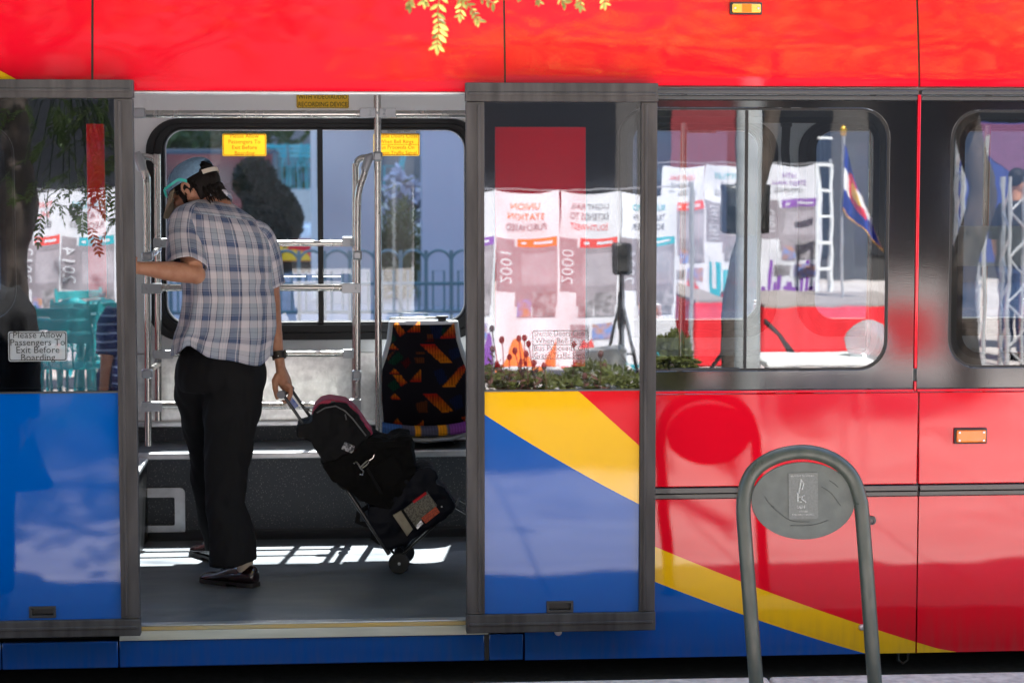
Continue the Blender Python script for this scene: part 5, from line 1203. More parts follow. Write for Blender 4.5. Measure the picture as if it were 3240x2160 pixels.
# collar stand and fall
cl_ = []
for dz, ex in ((-.012, .010), (.004, .011), (.016, .007), (.020, .003), (.014, -.002)):
    py, c, ring, a = TR[2]; c0 = P(682, 630, 1.02)
    cl_.append(ell(c0 + V((0, 0, dz)), V((rT.x, rT.y, -.12)), V((fT.x, fT.y, -.35)), .058 + ex, .056 + ex, NT))
o = len(S.v); S.loft(cl_, 0, False, False); S.uv += [(2 * math.pi * k / NT * .06, j * .012 + .02) for j in range(len(cl_)) for k in range(NT)]
def sleeve(keys, tilt=0.0, seed=0, u0=0.0):
    cm = catmull([(*P(x, y, Y), r_) for x, y, Y, r_ in keys], 9); n = 56; rr = []; acc = 0; L = len(cm)
    for i, k in enumerate(cm):
        c = V(k[:3]); t = (V(cm[min(i + 1, L - 1)][:3]) - V(cm[max(0, i - 1)][:3])).normalized(); u = V((1, 0, 0)); u = (u - t * u.dot(t)).normalized(); v_ = t.cross(u)
        if i: acc += (c - V(cm[i - 1][:3])).length
        ring = []
        for j in range(n):
            th = 2 * math.pi * j / n; rad = k[3] * (1 + .05 * math.sin(th * 4 + i * .25 + seed) + .10 * fbm(math.cos(th) * 1.3, math.sin(th) * 1.3, i * .12 + seed))
            p = c + u * rad * math.cos(th) + v_ * rad * math.sin(th)
            p.z += tilt * (p.x - c.x) * (i / L); ring.append(p); S.uv.append((u0 + th * .07, -acc + .04))
        rr.append(ring)
    S.loft(rr, 0, False, False)
sleeve([(618, 668, .95, .045), (592, 698, .90, .066), (582, 760, .84, .072), (590, 846, .765, .076)], -.10, 1, .02)
sleeve([(796, 716, .97, .026), (820, 738, .995, .048), (845, 805, 1.02, .052), (861, 912, 1.03, .057)], .35, 5, .05)
def plaid():
    m, t, b = new_mat('plaid_shirt'); sock(b, 'Roughness', .85); sock(b, 'Specular IOR Level', .15)
    uvn = t.nodes.new('ShaderNodeUVMap'); uvn.uv_map = 'cloth'; sp = t.nodes.new('ShaderNodeSeparateXYZ'); t.links.new(uvn.outputs[0], sp.inputs[0])
    Wt, Lg, Bl, Sl, Nv = (.64, .605, .66), (.36, .405, .49), (.17, .23, .35), (.09, .125, .23), (.014, .018, .06)
    def ramp(src, period, stops, off=0):
        d = t.nodes.new('ShaderNodeMath'); d.operation = 'MULTIPLY_ADD'; d.inputs[1].default_value = 1 / period; d.inputs[2].default_value = 50 + off; t.links.new(src, d.inputs[0])
        f = t.nodes.new('ShaderNodeMath'); f.operation = 'FRACT'; t.links.new(d.outputs[0], f.inputs[0])
        r = t.nodes.new('ShaderNodeValToRGB'); r.color_ramp.interpolation = 'CONSTANT'; e = r.color_ramp.elements
        e[0].position = stops[0][0]; e[0].color = (*stops[0][1], 1); e[1].position = stops[1][0]; e[1].color = (*stops[1][1], 1)
        for p, c in stops[2:]: q = e.new(p); q.color = (*c, 1)
        t.links.new(f.outputs[0], r.inputs[0]); return r.outputs[0]
    warp = ramp(sp.outputs['X'], .112, [(0, Nv), (.03, Wt), (.24, Nv), (.265, Lg), (.46, Nv), (.48, Wt), (.55, Lg), (.565, Wt), (.64, Lg), (.655, Wt), (.70, Nv), (.73, Sl), (.95, Wt), (.97, Sl)])
    weft = ramp(sp.outputs['Y'], .098, [(0, Lg), (.10, Nv), (.115, Lg), (.30, Wt), (.56, Bl), (.575, Wt), (.60, Sl), (.80, Wt), (.82, Sl), (.86, Lg)])
    mx = t.nodes.new('ShaderNodeMix'); mx.data_type = 'RGBA'; mx.inputs['Factor'].default_value = .46; t.links.new(warp, mx.inputs['A']); t.links.new(weft, mx.inputs['B']); t.links.new(mx.outputs['Result'], b.inputs['Base Color'])
    tc = t.nodes.new('ShaderNodeTexCoord'); n2 = t.nodes.new('ShaderNodeTexNoise'); sock(n2, 'Scale', 42.0); sock(n2, 'Detail', 4.0); t.links.new(tc.outputs['Object'], n2.inputs['Vector'])
    bp = t.nodes.new('ShaderNodeBump'); sock(bp, 'Strength', .35); sock(bp, 'Distance', .006); t.links.new(n2.outputs['Fac'], bp.inputs['Height']); t.links.new(bp.outputs[0], b.inputs['Normal'])
    return m
M['plaid'] = plaid()
so = S.build('shirt', 'plaid', MAN, ang=180); md = so.modifiers.new('cloth', 'SOLIDIFY'); md.thickness = .002; md.offset = -1

# trousers
def flat_ring(xl, xr, py, Y, ratio, n=40, slope=0.0):
    c = P((xl + xr) / 2, py, Y); wd = (xr - xl) / 2 / FPX * depth_of(c); r_ = ell(c, V((1, 0, 0)), V((0, 1, 0)), wd, wd * ratio, n)
    for p in r_: p.z += slope * (p.x - c.x)
    return r_
near_leg = [(1120, 650, 818, .97), (1180, 640, 844, .965), (1250, 638, 835, .95), (1340, 640, 817, .905), (1440, 645, 796, .84), (1520, 650, 780, .785), (1580, 655, 776, .745), (1650, 659, 798, .70), (1720, 662, 807, .668), (1781, 664, 813, .655)]
far_leg = [(1120, 572, 730, 1.0), (1180, 551, 720, 1.01), (1225, 553, 708, 1.03), (1317, 568, 700, 1.08), (1440, 598, 700, 1.15), (1578, 615, 705, 1.24), (1660, 633, 722, 1.29), (1742, 650, 745, 1.32)]
pelvis = [(1055, 596, 812, .96), (1090, 590, 816, .96), (1140, 560, 836, .965), (1200, 556, 845, .97), (1235, 575, 826, .97)]
T = MB()
T.loft([flat_ring(xl, xr, py, Y, .85, slope=(.12 if py > 1760 else 0)) for py, xl, xr, Y in catmull(near_leg, 4)]); T.loft([flat_ring(xl, xr, py, Y, .95) for py, xl, xr, Y in catmull(far_leg, 4)]); T.loft([flat_ring(xl, xr, py, Y, .68) for py, xl, xr, Y in catmull(pelvis, 4)])
me = remesh(T, 'trousers', .0075, 5, .5)
nr = [V(v_.normal) for v_ in me.vertices]; cs = [V(v_.co) for v_ in me.vertices]; out = []
for c, n_ in zip(cs, nr):
    f = .009 * fbm(c.x * 15, c.y * 15, c.z * 4.0) + .003 * fbm(c.x * 30, c.y * 30, c.z * 14) + .004 * math.sin(c.z * 34 + c.x * 22) * max(0, 1 - abs(c.z - .55) / .25) + .004 * math.sin(c.z * 40 - c.x * 30) * max(0, 1 - abs(c.z - .95) / .2)
    out += list(c + n_ * f)
me.vertices.foreach_set('co', out); me.update()
link('trousers', me, 'black_cloth', MAN, ang=180)

# head frame
HC = P(618, 600, 1.03); hF = V((-.80, .40, -.44)).normalized(); hR = hF.cross(V((0, 0, 1))).normalized(); hU = hR.cross(hF)
HM = Matrix((hR, hF, hU)).transposed()
def hd(x, y, z): return HC + HM @ V((x, y, z))
rotH = HM
B = MB()
B.ball(HC + HM @ V((0, -.005, .01)), (.074, .094, .098), 24, 16, rot=rotH); B.ball(hd(0, .042, -.062), (.056, .056, .055), 18, 12, rot=rotH); B.ball(hd(0, .078, -.098), (.026, .022, .02), 12, 8, rot=rotH)
B.tube([hd(0, .088, .02), hd(0, .104, -.012), hd(0, .112, -.032)], [.009, .011, .013], 10); B.ball(hd(0, .093, -.060), (.024, .010, .011), 12, 8, rot=rotH)
for s_ in (-1, 1):
    B.ball(hd(.030 * s_, .082, .010), (.014, .012, .010), 10, 8, rot=rotH); B.ball(hd(.048 * s_, .062, -.028), (.022, .022, .018), 10, 8, rot=rotH)
    ep = [hd(s_ * (.076 + .010 * math.sin(a)), -.002 - .020 * math.cos(a) - .004, -.006 + .033 * math.sin(a)) for a in [R(-120 + 24 * k) for k in range(14)]]
    B.tube(ep, [.006] * 14, 8); B.ball(hd(s_ * .076, -.006, -.008), (.008, .016, .026), 10, 8, rot=rotH); B.ball(hd(s_ * .076, .004, -.036), (.007, .009, .010), 8, 6, rot=rotH)
B.tube([P(700, 700, 1.0), P(690, 655, 1.01), hd(0, -.035, -.075), hd(0, -.02, -.03)], [.07, .056, .054, .055], 20)
B.loft([[TR[i][1] + (p - TR[i][1]) * .86 for p in TR[i][2][::4]] for i in range(14, len(TR) - 16, 6)])
for keys, an in ((near_leg, .655), (far_leg, 1.32)):
    pts = [P((k[1] + k[2]) / 2, k[0], k[3]) for k in keys]
    B.tube(pts, [lerp(.066, .034, i / (len(pts) - 1)) for i in range(len(pts))], 16)
# left arm: elbow bent, forearm level, hand closed on the rail by the door
eL = P(612, 866, .735); wL = P(424, 846, .64)
B.tube([P(606, 720, .93), P(590, 780, .83), eL + V((0, 0, .02))], [.042, .044, .039], 16)
fa = [eL, eL.lerp(wL, .12), eL.lerp(wL, .35), eL.lerp(wL, .6), eL.lerp(wL, .85), wL]
fa[0] = P(620, 868, .74); B.ball(P(622, 869, .735), (.036, .038, .038), 14, 10)
B.tube(fa, [.036, .040, .040, .034, .026, .024], 18)
pl_ = P(398, 846, .62)
B.ball(wL.lerp(pl_, .55) + V((0, -.018, 0)), (.038, .020, .040), 14, 10); B.tube([wL, wL.lerp(pl_, .5)], [.024, .026], 12)
for k in range(4):
    z = pl_.z + .033 - .021 * k; L_ = (.96, 1, .95, .85)[k]
    B.tube([V((pl_.x + .028, pl_.y - .024, z)), V((pl_.x + .004, pl_.y - .030, z)), V((pl_.x - .024 * L_, pl_.y - .012, z - .002)), V((pl_.x - .022, pl_.y + .016 * L_, z - .003)), V((pl_.x - .004, pl_.y + .026, z - .004))], [.0105, .0100, .0094, .0088, .0075], 10)
B.tube([V((pl_.x + .036, pl_.y + .0, pl_.z + .030)), V((pl_.x + .022, pl_.y + .024, pl_.z + .045)), V((pl_.x + .002, pl_.y + .032, pl_.z + .040))], [.013, .011, .009], 10)
# right arm hanging, hand round the grip
arm = [P(815, 760, .99), P(845, 840, 1.03), P(858, 930, 1.035), P(862, 965, 1.035), P(865, 1010, 1.03), P(872, 1065, 1.02), P(879, 1110, 1.01), P(885, 1142, 1.0), P(888, 1165, 1.0)]
B.tube([V(c[:3]) for c in catmull([tuple(p) for p in arm], 3)], [np.interp(i / 24, [0, .12, .25, .38, .5, .62, .75, .88, 1], [.036, .040, .036, .033, .0325, .029, .0235, .0205, .0205]) for i in range(25)], 18)
gY0, gY1 = .93, 1.10
G = lambda Y: P(893, 1246, .97) + V((.03 * (Y - .97) / .2, Y - .97, 0))
def hp(px, py, Y): return P(px, py, Y)
# palm sits above the bar, its back to the right
B.loft([ell(P(888, 1160, 1.0), V((1, 0, 0)), V((0, 1, 0)), .020, .026, 16), ell(P(892, 1180, 1.0), V((1, 0, .2)).normalized(), V((0, 1, 0)), .025, .034, 16), ell(P(898, 1204, 1.005), V((1, 0, .35)).normalized(), V((0, 1, 0)), .030, .042, 16), ell(P(907, 1222, 1.01), V((.9, 0, .5)).normalized(), V((0, 1, 0)), .025, .043, 16), ell(P(914, 1234, 1.01), V((.8, 0, .6)).normalized(), V((0, 1, 0)), .013, .040, 16)])
for k, (Yf, L_) in enumerate(((.968, 1.0), (.991, 1.06), (1.014, 1.0), (1.036, .86))):
    B.tube([hp(905, 1212, Yf), hp(920, 1226, Yf), hp(919, 1248, Yf - .002), hp(912, 1266 - 6 * (1 - L_), Yf - .003), hp(902, 1272, Yf - .002), hp(892, 1268, Yf)], [.0125, .0115, .0102, .0095, .0088, .0072], 10)
B.tube([hp(880, 1185, .985), hp(871, 1205, .972), hp(871, 1228, .965), hp(875, 1248, .962), hp(879, 1263, .962)], [.015, .016, .0125, .0105, .0085], 12)
me = remesh(B, 'body', .0040, 3, .5); body = link('body', me, 'skin', MAN, ang=180)
# sock and shoes
def shoe(heel, toe, zz, L=None):
    d = (toe - heel); d.z = 0; L = d.length; d.normalize(); s_ = V((d.y, -d.x, 0)); k = L / .288; up = V((0, 0, 1))
    secs = [(0, .016, .064, .02), (.006, .026, .080, .016), (.03, .034, .088, .012), (.07, .035, .084, .012), (.10, .035, .076, .012), (.13, .038, .070, .012), (.17, .044, .058, .012), (.21, .048, .045, .012), (.25, .044, .040, .012), (.272, .032, .034, .014), (.283, .018, .028, .017), (.287, .006, .022, .019)]
    mb = MB(); rr = []
    for x, hw, top, bot in catmull(secs, 3):
        c = heel + d * x * k + up * zz; ring = []
        for j in range(24):
            t = 2 * math.pi * j / 24; co, si = math.cos(t), math.sin(t); h = (top - bot)
            ring.append(c + s_ * hw * (math.copysign(abs(co) ** .8, co)) * (1 if si < 0 else 1 - .35 * si ** 2) + up * (bot + h * .4 + (h * .6 * si if si > 0 else h * .4 * math.copysign(abs(si) ** .6, si))))
        rr.append(ring)
    mb.loft(rr); sh = mb.build('shoe', 'leather', MAN, ang=180)
    mb = MB(); out = [(x, hw + .004) for x, hw, a, b_ in catmull(secs, 3)]; pts = [heel + d * x * k + s_ * hw + up * zz for x, hw in out] + [heel + d * x * k - s_ * hw + up * zz for x, hw in out[::-1]]
    mb.prism([p + up * .008 for p in pts], (0, 0, .010)); hp_ = [p for p in pts if (p - heel).dot(d) < .075 * k]; mb.prism([p + up * .001 for p in hp_], (0, 0, .0075)); mid = [p for p in pts if (p - heel).dot(d) > .13 * k]; mb.prism([p + up * .001 for p in mid], (0, 0, .0072))
    mb.build('sole', 'sole', sh, fix=True)
    mb = MB(); a0 = heel + d * .10 * k + up * (zz + .074)
    for i in range(4):
        c = heel + d * (.125 + .016 * i) * k + up * (zz + .0725 - .0045 * i); mb.tube([c - s_ * .018, c + up * .004, c + s_ * .018 + d * .006], .0022, 6)
    mb.build('laces', 'black_cloth', sh)
    return sh
shoe(PZ(812, 1857, ZF), PZ(640, 1836, ZF), 0.0); hl = PZ(705, 1781, ZF); tt_ = PZ(616, 1748, ZF); shoe(hl, hl + (tt_ - hl).normalized() * .285, .002)
for (px, py, Y) in ((760, 1795, .665),):
    hl_ = PZ(812, 1857, ZF); dd_ = (PZ(640, 1836, ZF) - hl_).normalized(); c = hl_ + dd_ * .058; c.z = ZF + .10; mb = MB(); mb.tube([c + V((0, 0, -.04)), c, c + V((0, .01, .06))], [.031, .033, .034], 20); mb.build('sock', mat('cream_sock', (.62, .55, .44), .9, bump=.4, bscale=300), MAN)
# hair
hb = MB(); hb.ball((0, -.012, .012), (.083, .104, .103), 44, 30); me = hb.data('hair'); bm = bmesh.new(); bm.from_mesh(me)
def hair_keep(p):
    x, y, z = p
    if y > .055 and z < .055: return False
    if y > .02 and z < .0 and not (abs(x) > .05 and y < .045 and z > -.045): return False
    if -.035 < y < .02 and z < -.012: return False
    if z < -.075: return False
    return True
bmesh.ops.delete(bm, geom=[f for f in bm.faces if not hair_keep(f.calc_center_median())], context='FACES')
for v_ in bm.verts:
    q = v_.co; q += q.normalized() * (.004 * fbm(q.x * 40, q.y * 40, q.z * 16))
bm.to_mesh(me); bm.free(); me2 = evaluated(me, 'hair', [('SOLIDIFY', dict(thickness=.010, offset=-1))]); hm = MB(); hm.mesh(me2, lambda c: hd(*c))
rnd = random.Random(2)
for i in range(520):                                   # short locks at the nape, in the cap's opening and over the ears
    k = rnd.random()
    if k < .62: p = V((rnd.uniform(-.072, .072), 0, rnd.uniform(-.082, -.02))); p.y = -.012 - .100 * math.sqrt(max(0, 1 - (p.x / .086) ** 2)); d = V((p.x * 1.2, -.12, -1)).normalized(); L = rnd.uniform(.014, .030)
    elif k < .75: p = V((rnd.uniform(-.045, .045), -.098, rnd.uniform(.045, .072))); p.y = -.010 - .100 * math.sqrt(max(0, 1 - (p.x / .09) ** 2 - (p.z / .13) ** 2)); d = V((p.x * 2, -.7, -.5)).normalized(); L = rnd.uniform(.010, .018)
    else: s_ = rnd.choice((-1, 1)); p = V((s_ * .079, rnd.uniform(-.055, .03), rnd.uniform(-.012, .02))); d = V((s_ * .1, rnd.uniform(-.25, .25), -1)).normalized(); L = rnd.uniform(.010, .022)
    q = p + d * L; hm.tube([hd(*p), hd(*(p.lerp(q, .55) + V((0, -.001, .001)))), hd(*q)], [.0036, .0028, .0005], 5)
link('hair', hm.data('hair'), 'hair', MAN, ang=180)
# cap
cb = MB(); nb = 48; rr = []
for i in range(15):
    a = R(90 * i / 14); ring = []
    for j in range(nb):
        t = 2 * math.pi * j / nb; co, si = math.cos(t), math.sin(t)
        ring.append(V((.089 * math.cos(a) * co, -.004 + .112 * math.cos(a) * si, .030 + .014 * math.cos(a) * max(0, -si) + .088 * math.sin(a) * (1 - .0 * si))))
    rr.append(ring)
bm = bmesh.new(); vs_ = [[bm.verts.new(p) for p in ring] for ring in rr[:-1]]; tp_ = bm.verts.new((0, -.004, .118))
for i in range(len(vs_) - 1):
    for j in range(nb):
        c = (vs_[i][j].co + vs_[i + 1][(j + 1) % nb].co) / 2
        if c.y < -.048 and c.z < .088 - .0 * c.y and ((c.x / .062) ** 2 + ((c.z - .035) / .050) ** 2) < 1: continue
        bm.faces.new((vs_[i][j], vs_[i][(j + 1) % nb], vs_[i + 1][(j + 1) % nb], vs_[i + 1][j]))
for j in range(nb): bm.faces.new((vs_[-1][j], vs_[-1][(j + 1) % nb], tp_))
for v_ in list(bm.verts):
    if not v_.link_faces: bm.verts.remove(v_)
me = bpy.data.meshes.new('cap'); bm.to_mesh(me); bm.free(); me = evaluated(me, 'cap', [('SOLIDIFY', dict(thickness=.004, offset=1)), ('SUBSURF', dict(levels=1))]); cm_ = MB(); cm_.mesh(me, lambda c: hd(*c))
cap = link('cap', cm_.data('cap'), 'denim', MAN, ang=60)
sm = MB()
for k in range(6):
    a = R(30 + 60 * k); pts = []
    for i in range(9):
        e = R(88 * i / 8); y = -.004 + .1165 * math.cos(e) * math.sin(a); z = .032 + .089 * math.sin(e)
        if y < -.045 and z < .088: continue
        pts.append(hd(.0932 * math.cos(e) * math.cos(a), y, z + .002))
    if len(pts) > 2: sm.tube(pts, .0012, 5)
sm.build('seam', mat('denim_seam', (.08, .14, .22), .9), cap)
mb = MB(); mb.ball(hd(0, -.004, .121), (.006, .006, .004), 10, 6); mb.build('button', 'denim', cap)
bmB = MB(); nu, nv = 24, 8; gr = []
for j in range(nv + 1):
    for i in range(nu + 1):
        a = R(-62 + 124 * i / nu); s_ = j / nv; r0 = V((.088 * math.sin(a), -.004 + .110 * math.cos(a), .034)); ln = .100 * max(0, math.cos(a * 1.25)) ** .6
        p = r0 + V((0, .74, -.67)) * ln * s_ + V((0, 0, -.10 * (r0.x ** 2) / .09 - .012 * s_)); gr.append(hd(*p))
bmB.v = [tuple(p) for p in gr]
for j in range(nv):
    for i in range(nu): a = j * (nu + 1) + i; bmB.f.append((a, a + 1, a + nu + 2, a + nu + 1)); bmB.m.append(0)
br = bmB.build('brim', 'tan_cloth', cap, ang=180); md = br.modifiers.new('t', 'SOLIDIFY'); md.thickness = .004
sb = MB(); pts = [hd(.090 * math.cos(R(a)), -.006 + .116 * math.sin(R(a)), .034) for a in range(228, 314, 6)]
ring = []
for i, p in enumerate(pts):
    a = R(228 + 6 * i); n_ = HM @ V((math.cos(a), math.sin(a), 0)); ring.append([p + n_ * .002 + hU * .009, p + n_ * .002 - hU * .009, p - n_ * .002 - hU * .009, p - n_ * .002 + hU * .009])
sb.loft(ring); sb.build('strap', 'strap', cap, fix=True, bevel=.001)
# spectacles
gb = MB()
for s_ in (-1, 1):
    gb.tube([hd(s_ * .030 + .022 * math.cos(R(a)), .104, .006 + .018 * math.sin(R(a))) for a in range(0, 361, 24)], .0016, 6); gb.tube([hd(s_ * .052, .103, .010), hd(s_ * .076, .06, .012), hd(s_ * .080, -.01, .008)], .0018, 6)
gb.tube([hd(-.009, .108, .010), hd(.009, .108, .010)], .0018, 6); gb.build('spectacles', 'steel', MAN)
# wrist watch
wc = P(881, 1124, 1.005); ax = (P(885, 1142, 1.0) - P(879, 1110, 1.01)).normalized(); u = V((1, 0, 0)); u = (u - ax * u.dot(ax)).normalized(); v_ = ax.cross(u); wb = MB()
wb.loft([ell(wc + ax * h, u, v_, .0225 + e, .0245 + e, 28) for h, e in ((-.016, .002), (-.015, .005), (.015, .005), (.016, .002), (.015, .0005), (-.015, .0005))] , 0, False, False); wt = wb.build('wrist_watch', mat('dark_watch_strap', (.022, .014, .012), .45), MAN, fix=True, ang=40)
q = wc + u * .026 - v_ * .0; wb = MB(); wb.ball(q, (.010, .020, .019), 16, 10); wb.build('watch_case', mat('watch_case', (.12, .11, .09), .3, metal=.8), wt)
wb = MB(); wb.ball(wc - v_ * .0 + V((.0, -.029, .0)), (.003, .002, .003), 8, 6); wb.build('buckle', 'alum', wt)
# sunglasses hooked over the cap
sg = MB(); sp_ = [P(592, 574, .945), P(575, 569, .945), P(562, 570, .945), P(540, 585, .94), P(519, 600, .95)]
rr = []
for c in catmull([tuple(p) for p in sp_], 5): c = V(c); rr.append([c + V((0, -.002, .0065)), c + V((0, -.002, -.0065)), c + V((0, .002, -.0065)), c + V((0, .002, .0065))])
sg.loft(rr); sg.tube([P(519, 600, .95), P(524, 617, .96), P(528, 624, 1.0), P(524, 605, 1.05)], .004, 8)
tag(sg.build('sunglasses', 'turq', fix=True, bevel=.001), 'turquoise rimmed sunglasses pushed up on the denim cap', 'sunglasses')

# ================================================================== THE HAND CART AND ITS BAGS
cb0 = P(1263, 1800, 1.05)
M['cart_tube'] = mat('black_cart_tube', (.012, .012, .013), .3, spec=.5)
CART = empty('luggage_cart', (cb0.x, 1.05, ZF), 'black folding luggage cart tilted on its wheels, held by the man', 'cart')
yn, yf = .955, 1.155; SH = .03
def far(p): return V((p.x + SH, yf, p.z))
for f_ in (0, 1):
    a, b_, c = P(897, 1250, yn), P(990, 1384, yn), P(1232, 1752, yn)
    if f_: a, b_, c = far(a), far(b_), far(c)
    mb = MB(); mb.tube([a, b_], .0065, 10); mb.tube([b_, c], .0095, 10); mb.build('side_rod', 'cart_tube', CART)
mb = MB(); a = P(893, 1246, yn); b_ = far(a); mb.tube([a - (b_ - a) * .12, b_ + (b_ - a) * .08], .0135, 14); mb.tube([a - (b_ - a) * .16, a - (b_ - a) * .10], .0165, 14); mb.build('grip', mat('grey_grip', (.20, .20, .22), .6), CART)
for t in (.32, .62, .95):
    a = P(897, 1250, yn).lerp(P(1232, 1752, yn), t); mb = MB(); mb.tube([a, far(a)], .006, 8); mb.build('crossbar', 'cart_tube', CART)
for f_ in (0, 1):
    a, b_ = P(1236, 1738, yn), P(1440, 1600, yn); c, d = P(1292, 1738, yn), P(1428, 1612, yn)
    e, g_ = P(1436, 1600, yn), P(1500, 1640, yn); h_ = P(1263, 1766, yn)
    if f_: a, b_, c, d, e, g_, h_ = map(far, (a, b_, c, d, e, g_, h_))
    mb = MB(); mb.tube([a, b_], .006, 8); mb.tube([c, d], .005, 8); mb.tube([e, g_], .005, 8); mb.tube([a, h_, c], .006, 8); mb.build('platform_rail', 'cart_tube', CART)
mb = MB(); 
for x_, y_ in ((1440, 1600), (1500, 1640), (1340, 1668)): mb = MB(); a = P(x_, y_, yn); mb.tube([a, far(a)], .0055, 8); mb.build('platform_bar', 'cart_tube', CART)
wz = ZF + .0445
for y in (.915, 1.165):
    w_ = P(1263, 1766, y if y < 1 else .915); w_ = V((w_.x + (SH if y > 1 else 0), y, wz)); mb = MB(); mb.lathe([(.026, 0), (.040, 0), (.0435, .006), (.0435, .020), (.040, .026), (.026, .026)], w_, 32, 0, 'y'); wl = mb.build('wheel', mat('cart_tyre', (.02, .02, .022), .7), CART, fix=True)
    mb = MB(); mb.lathe([(0, .003), (.010, .003), (.012, .006), (.026, .006), (.027, .0), (.027, .026), (0, .026)], w_, 24, 0, 'y'); mb.build('hub', 'black_plastic', wl, fix=True); mb = MB(); mb.lathe([(0, -.006), (.006, -.005), (.007, .002)], w_, 12, 0, 'y'); mb.build('axle_cap', 'alum', wl)
M['nylon'] = mat('black_nylon', (.0045, .0045, .0055), .6, spec=.14, bump=.5, bscale=120); M['canvas'] = mat('dark_canvas', (.0075, .007, .007), .8, spec=.1, bump=.5, bscale=160, var=.3, vscale=12); M['navy_nylon'] = mat('navy_nylon', (.003, .004, .009), .55, spec=.14, bump=.4, bscale=90)
M['crimson'] = mat('crimson_nylon', (.36, .012, .06), .6, bump=.4, bscale=140)
def bag(pts, y0, y1, vox=.008, it=7, amp=.006, seed=0):
    mb = MB(); ym = (y0 + y1) / 2
    cx_ = sum(p[0] for p in pts) / len(pts); cy_ = sum(p[1] for p in pts) / len(pts)
    mb.prism([V((p.x, y0, p.z)) for p in [P(cx_ + (x - cx_) * 1.09, cy_ + (y - cy_) * 1.09, ym - .08) for x, y in pts]], (0, y1 - y0, 0)); return remesh(mb, 'bag', vox, it, .5, amp, 16, seed)
def patch(name, pts, y, m, par, th=.012):
    mb = MB(); mb.prism([V((p.x, y, p.z)) for p in [P(a, b_, y) for a, b_ in pts]], (0, th, 0)); return mb.build(name, m, par, fix=True, bevel=.002)
bk = tag(link('backpack', bag([(950, 1346), (972, 1338), (989, 1333), (998, 1303), (1018, 1284), (1045, 1276), (1092, 1282), (1118, 1305), (1148, 1345), (1164, 1368), (1152, 1388), (1158, 1400), (1132, 1446), (1085, 1500), (1060, 1512), (1030, 1458), (985, 1385), (950, 1377)], .93, 1.17, .007, 2, .010, 1), 'nylon'), 'black backpack with a crimson top strapped highest on the luggage cart', 'backpack')
mb = MB(); tp0 = [(993, 1312), (1003, 1288), (1022, 1270), (1048, 1264), (1095, 1272), (1124, 1296), (1150, 1332), (1173, 1364), (1159, 1377), (1140, 1350), (1118, 1322), (1092, 1296), (1062, 1282), (1030, 1288)]
me = bag(tp0, .945, 1.15, .005, 4, .002, 3); link('top_panel', me, 'crimson', bk)
mb = MB(); zp = [V((p.x, .925, p.z)) for p in [P(x, y, .925) for x, y in [(1002, 1305), (1028, 1290), (1062, 1284), (1090, 1298), (1116, 1324), (1138, 1352), (1158, 1378)]]]; mb.tube(zp, .003, 6); mb.tube([P(1092, 1310, .92), P(1096, 1328, .918)], .0028, 6); mb.build('zip', 'rail_dark', bk)
mb = MB(); mb.tube([P(998, 1305, .99), P(982, 1300, .98), P(970, 1296, .98)], .0025, 6); mb.box(P(963, 1294, .98).x, P(980, 1294, .98).x, .97, .99, P(970, 1300, .98).z, P(970, 1290, .98).z); mb.build('pull_cord', 'black_plastic', bk, bevel=.002)
mb = MB(); a = P(1053, 1268, 1.0); mb.box(a.x - .008, a.x + .010, .94, 1.14, a.z - .012, a.z + .006); mb.build('buckle', 'rail_dark', bk, bevel=.003)
patch('reflective_patch', [(1080, 1420), (1091, 1398), (1123, 1411), (1115, 1435)], .919, mat('reflective_patch', (.5, .5, .52), .6, col2=(.04, .04, .05), vscale=130, detail=0), bk)
cbag = tag(link('canvas_bag', bag([(1154, 1392), (1175, 1381), (1205, 1388), (1228, 1396), (1255, 1386), (1280, 1379), (1291, 1383), (1295, 1412), (1306, 1481), (1290, 1507), (1262, 1550), (1236, 1589), (1202, 1594), (1150, 1572), (1098, 1533), (1054, 1507), (1030, 1458), (1070, 1450), (1132, 1424)], .915, 1.18, .007, 2, .014, 7), 'canvas'), 'soft dark canvas bag in the middle of the cart load', 'bag')
mb = MB(); mb.tube([P(x, y, .898) for x, y in [(1120, 1466), (1126, 1460), (1134, 1468), (1140, 1480), (1150, 1490), (1148, 1502), (1138, 1500)]], .0032, 8); mb.tube([P(x, y, .898) for x, y in [(1140, 1478), (1152, 1466), (1164, 1456), (1168, 1462), (1158, 1472), (1146, 1480)]], .0030, 8); mb.tube([P(x, y, .90) for x, y in [(1168, 1456), (1180, 1448), (1184, 1438)]], .0022, 6)
mb.build('snap_hook', 'steel', cbag)
patch('strap', [(1158, 1486), (1166, 1482), (1212, 1560), (1204, 1566)], .905, 'nylon', cbag, .02); patch('flap', [(1160, 1400), (1286, 1392), (1290, 1412), (1200, 1418)], .906, 'canvas', cbag, .02); patch('pocket', [(1178, 1478), (1246, 1436), (1280, 1500), (1232, 1552)], .906, 'canvas', cbag, .02)
lbag = tag(link('cooler_bag', bag([(1288, 1507), (1301, 1496), (1325, 1486), (1349, 1481), (1372, 1490), (1379, 1511), (1371, 1529), (1397, 1542), (1415, 1568), (1428, 1592), (1424, 1613), (1350, 1660), (1288, 1700), (1234, 1722), (1202, 1680), (1172, 1628), (1180, 1592), (1236, 1590), (1262, 1550)], .92, 1.19, .007, 2, .010, 4), 'navy_nylon'), 'black lower bag with a mesh side pocket resting on the cart platform', 'bag')
yp = .906
patch('pocket_card', [(1243, 1630), (1269, 1615), (1308, 1672), (1288, 1696)], yp, mat('cream_card', (.42, .36, .27), .7, var=.2, vscale=30), lbag, .02)
patch('mesh_pocket', [(1274, 1614), (1351, 1555), (1384, 1599), (1313, 1664)], yp, mat('mesh_netting', (.26, .23, .18), .8, col2=(.10, .09, .07), vscale=260, detail=0), lbag, .02)
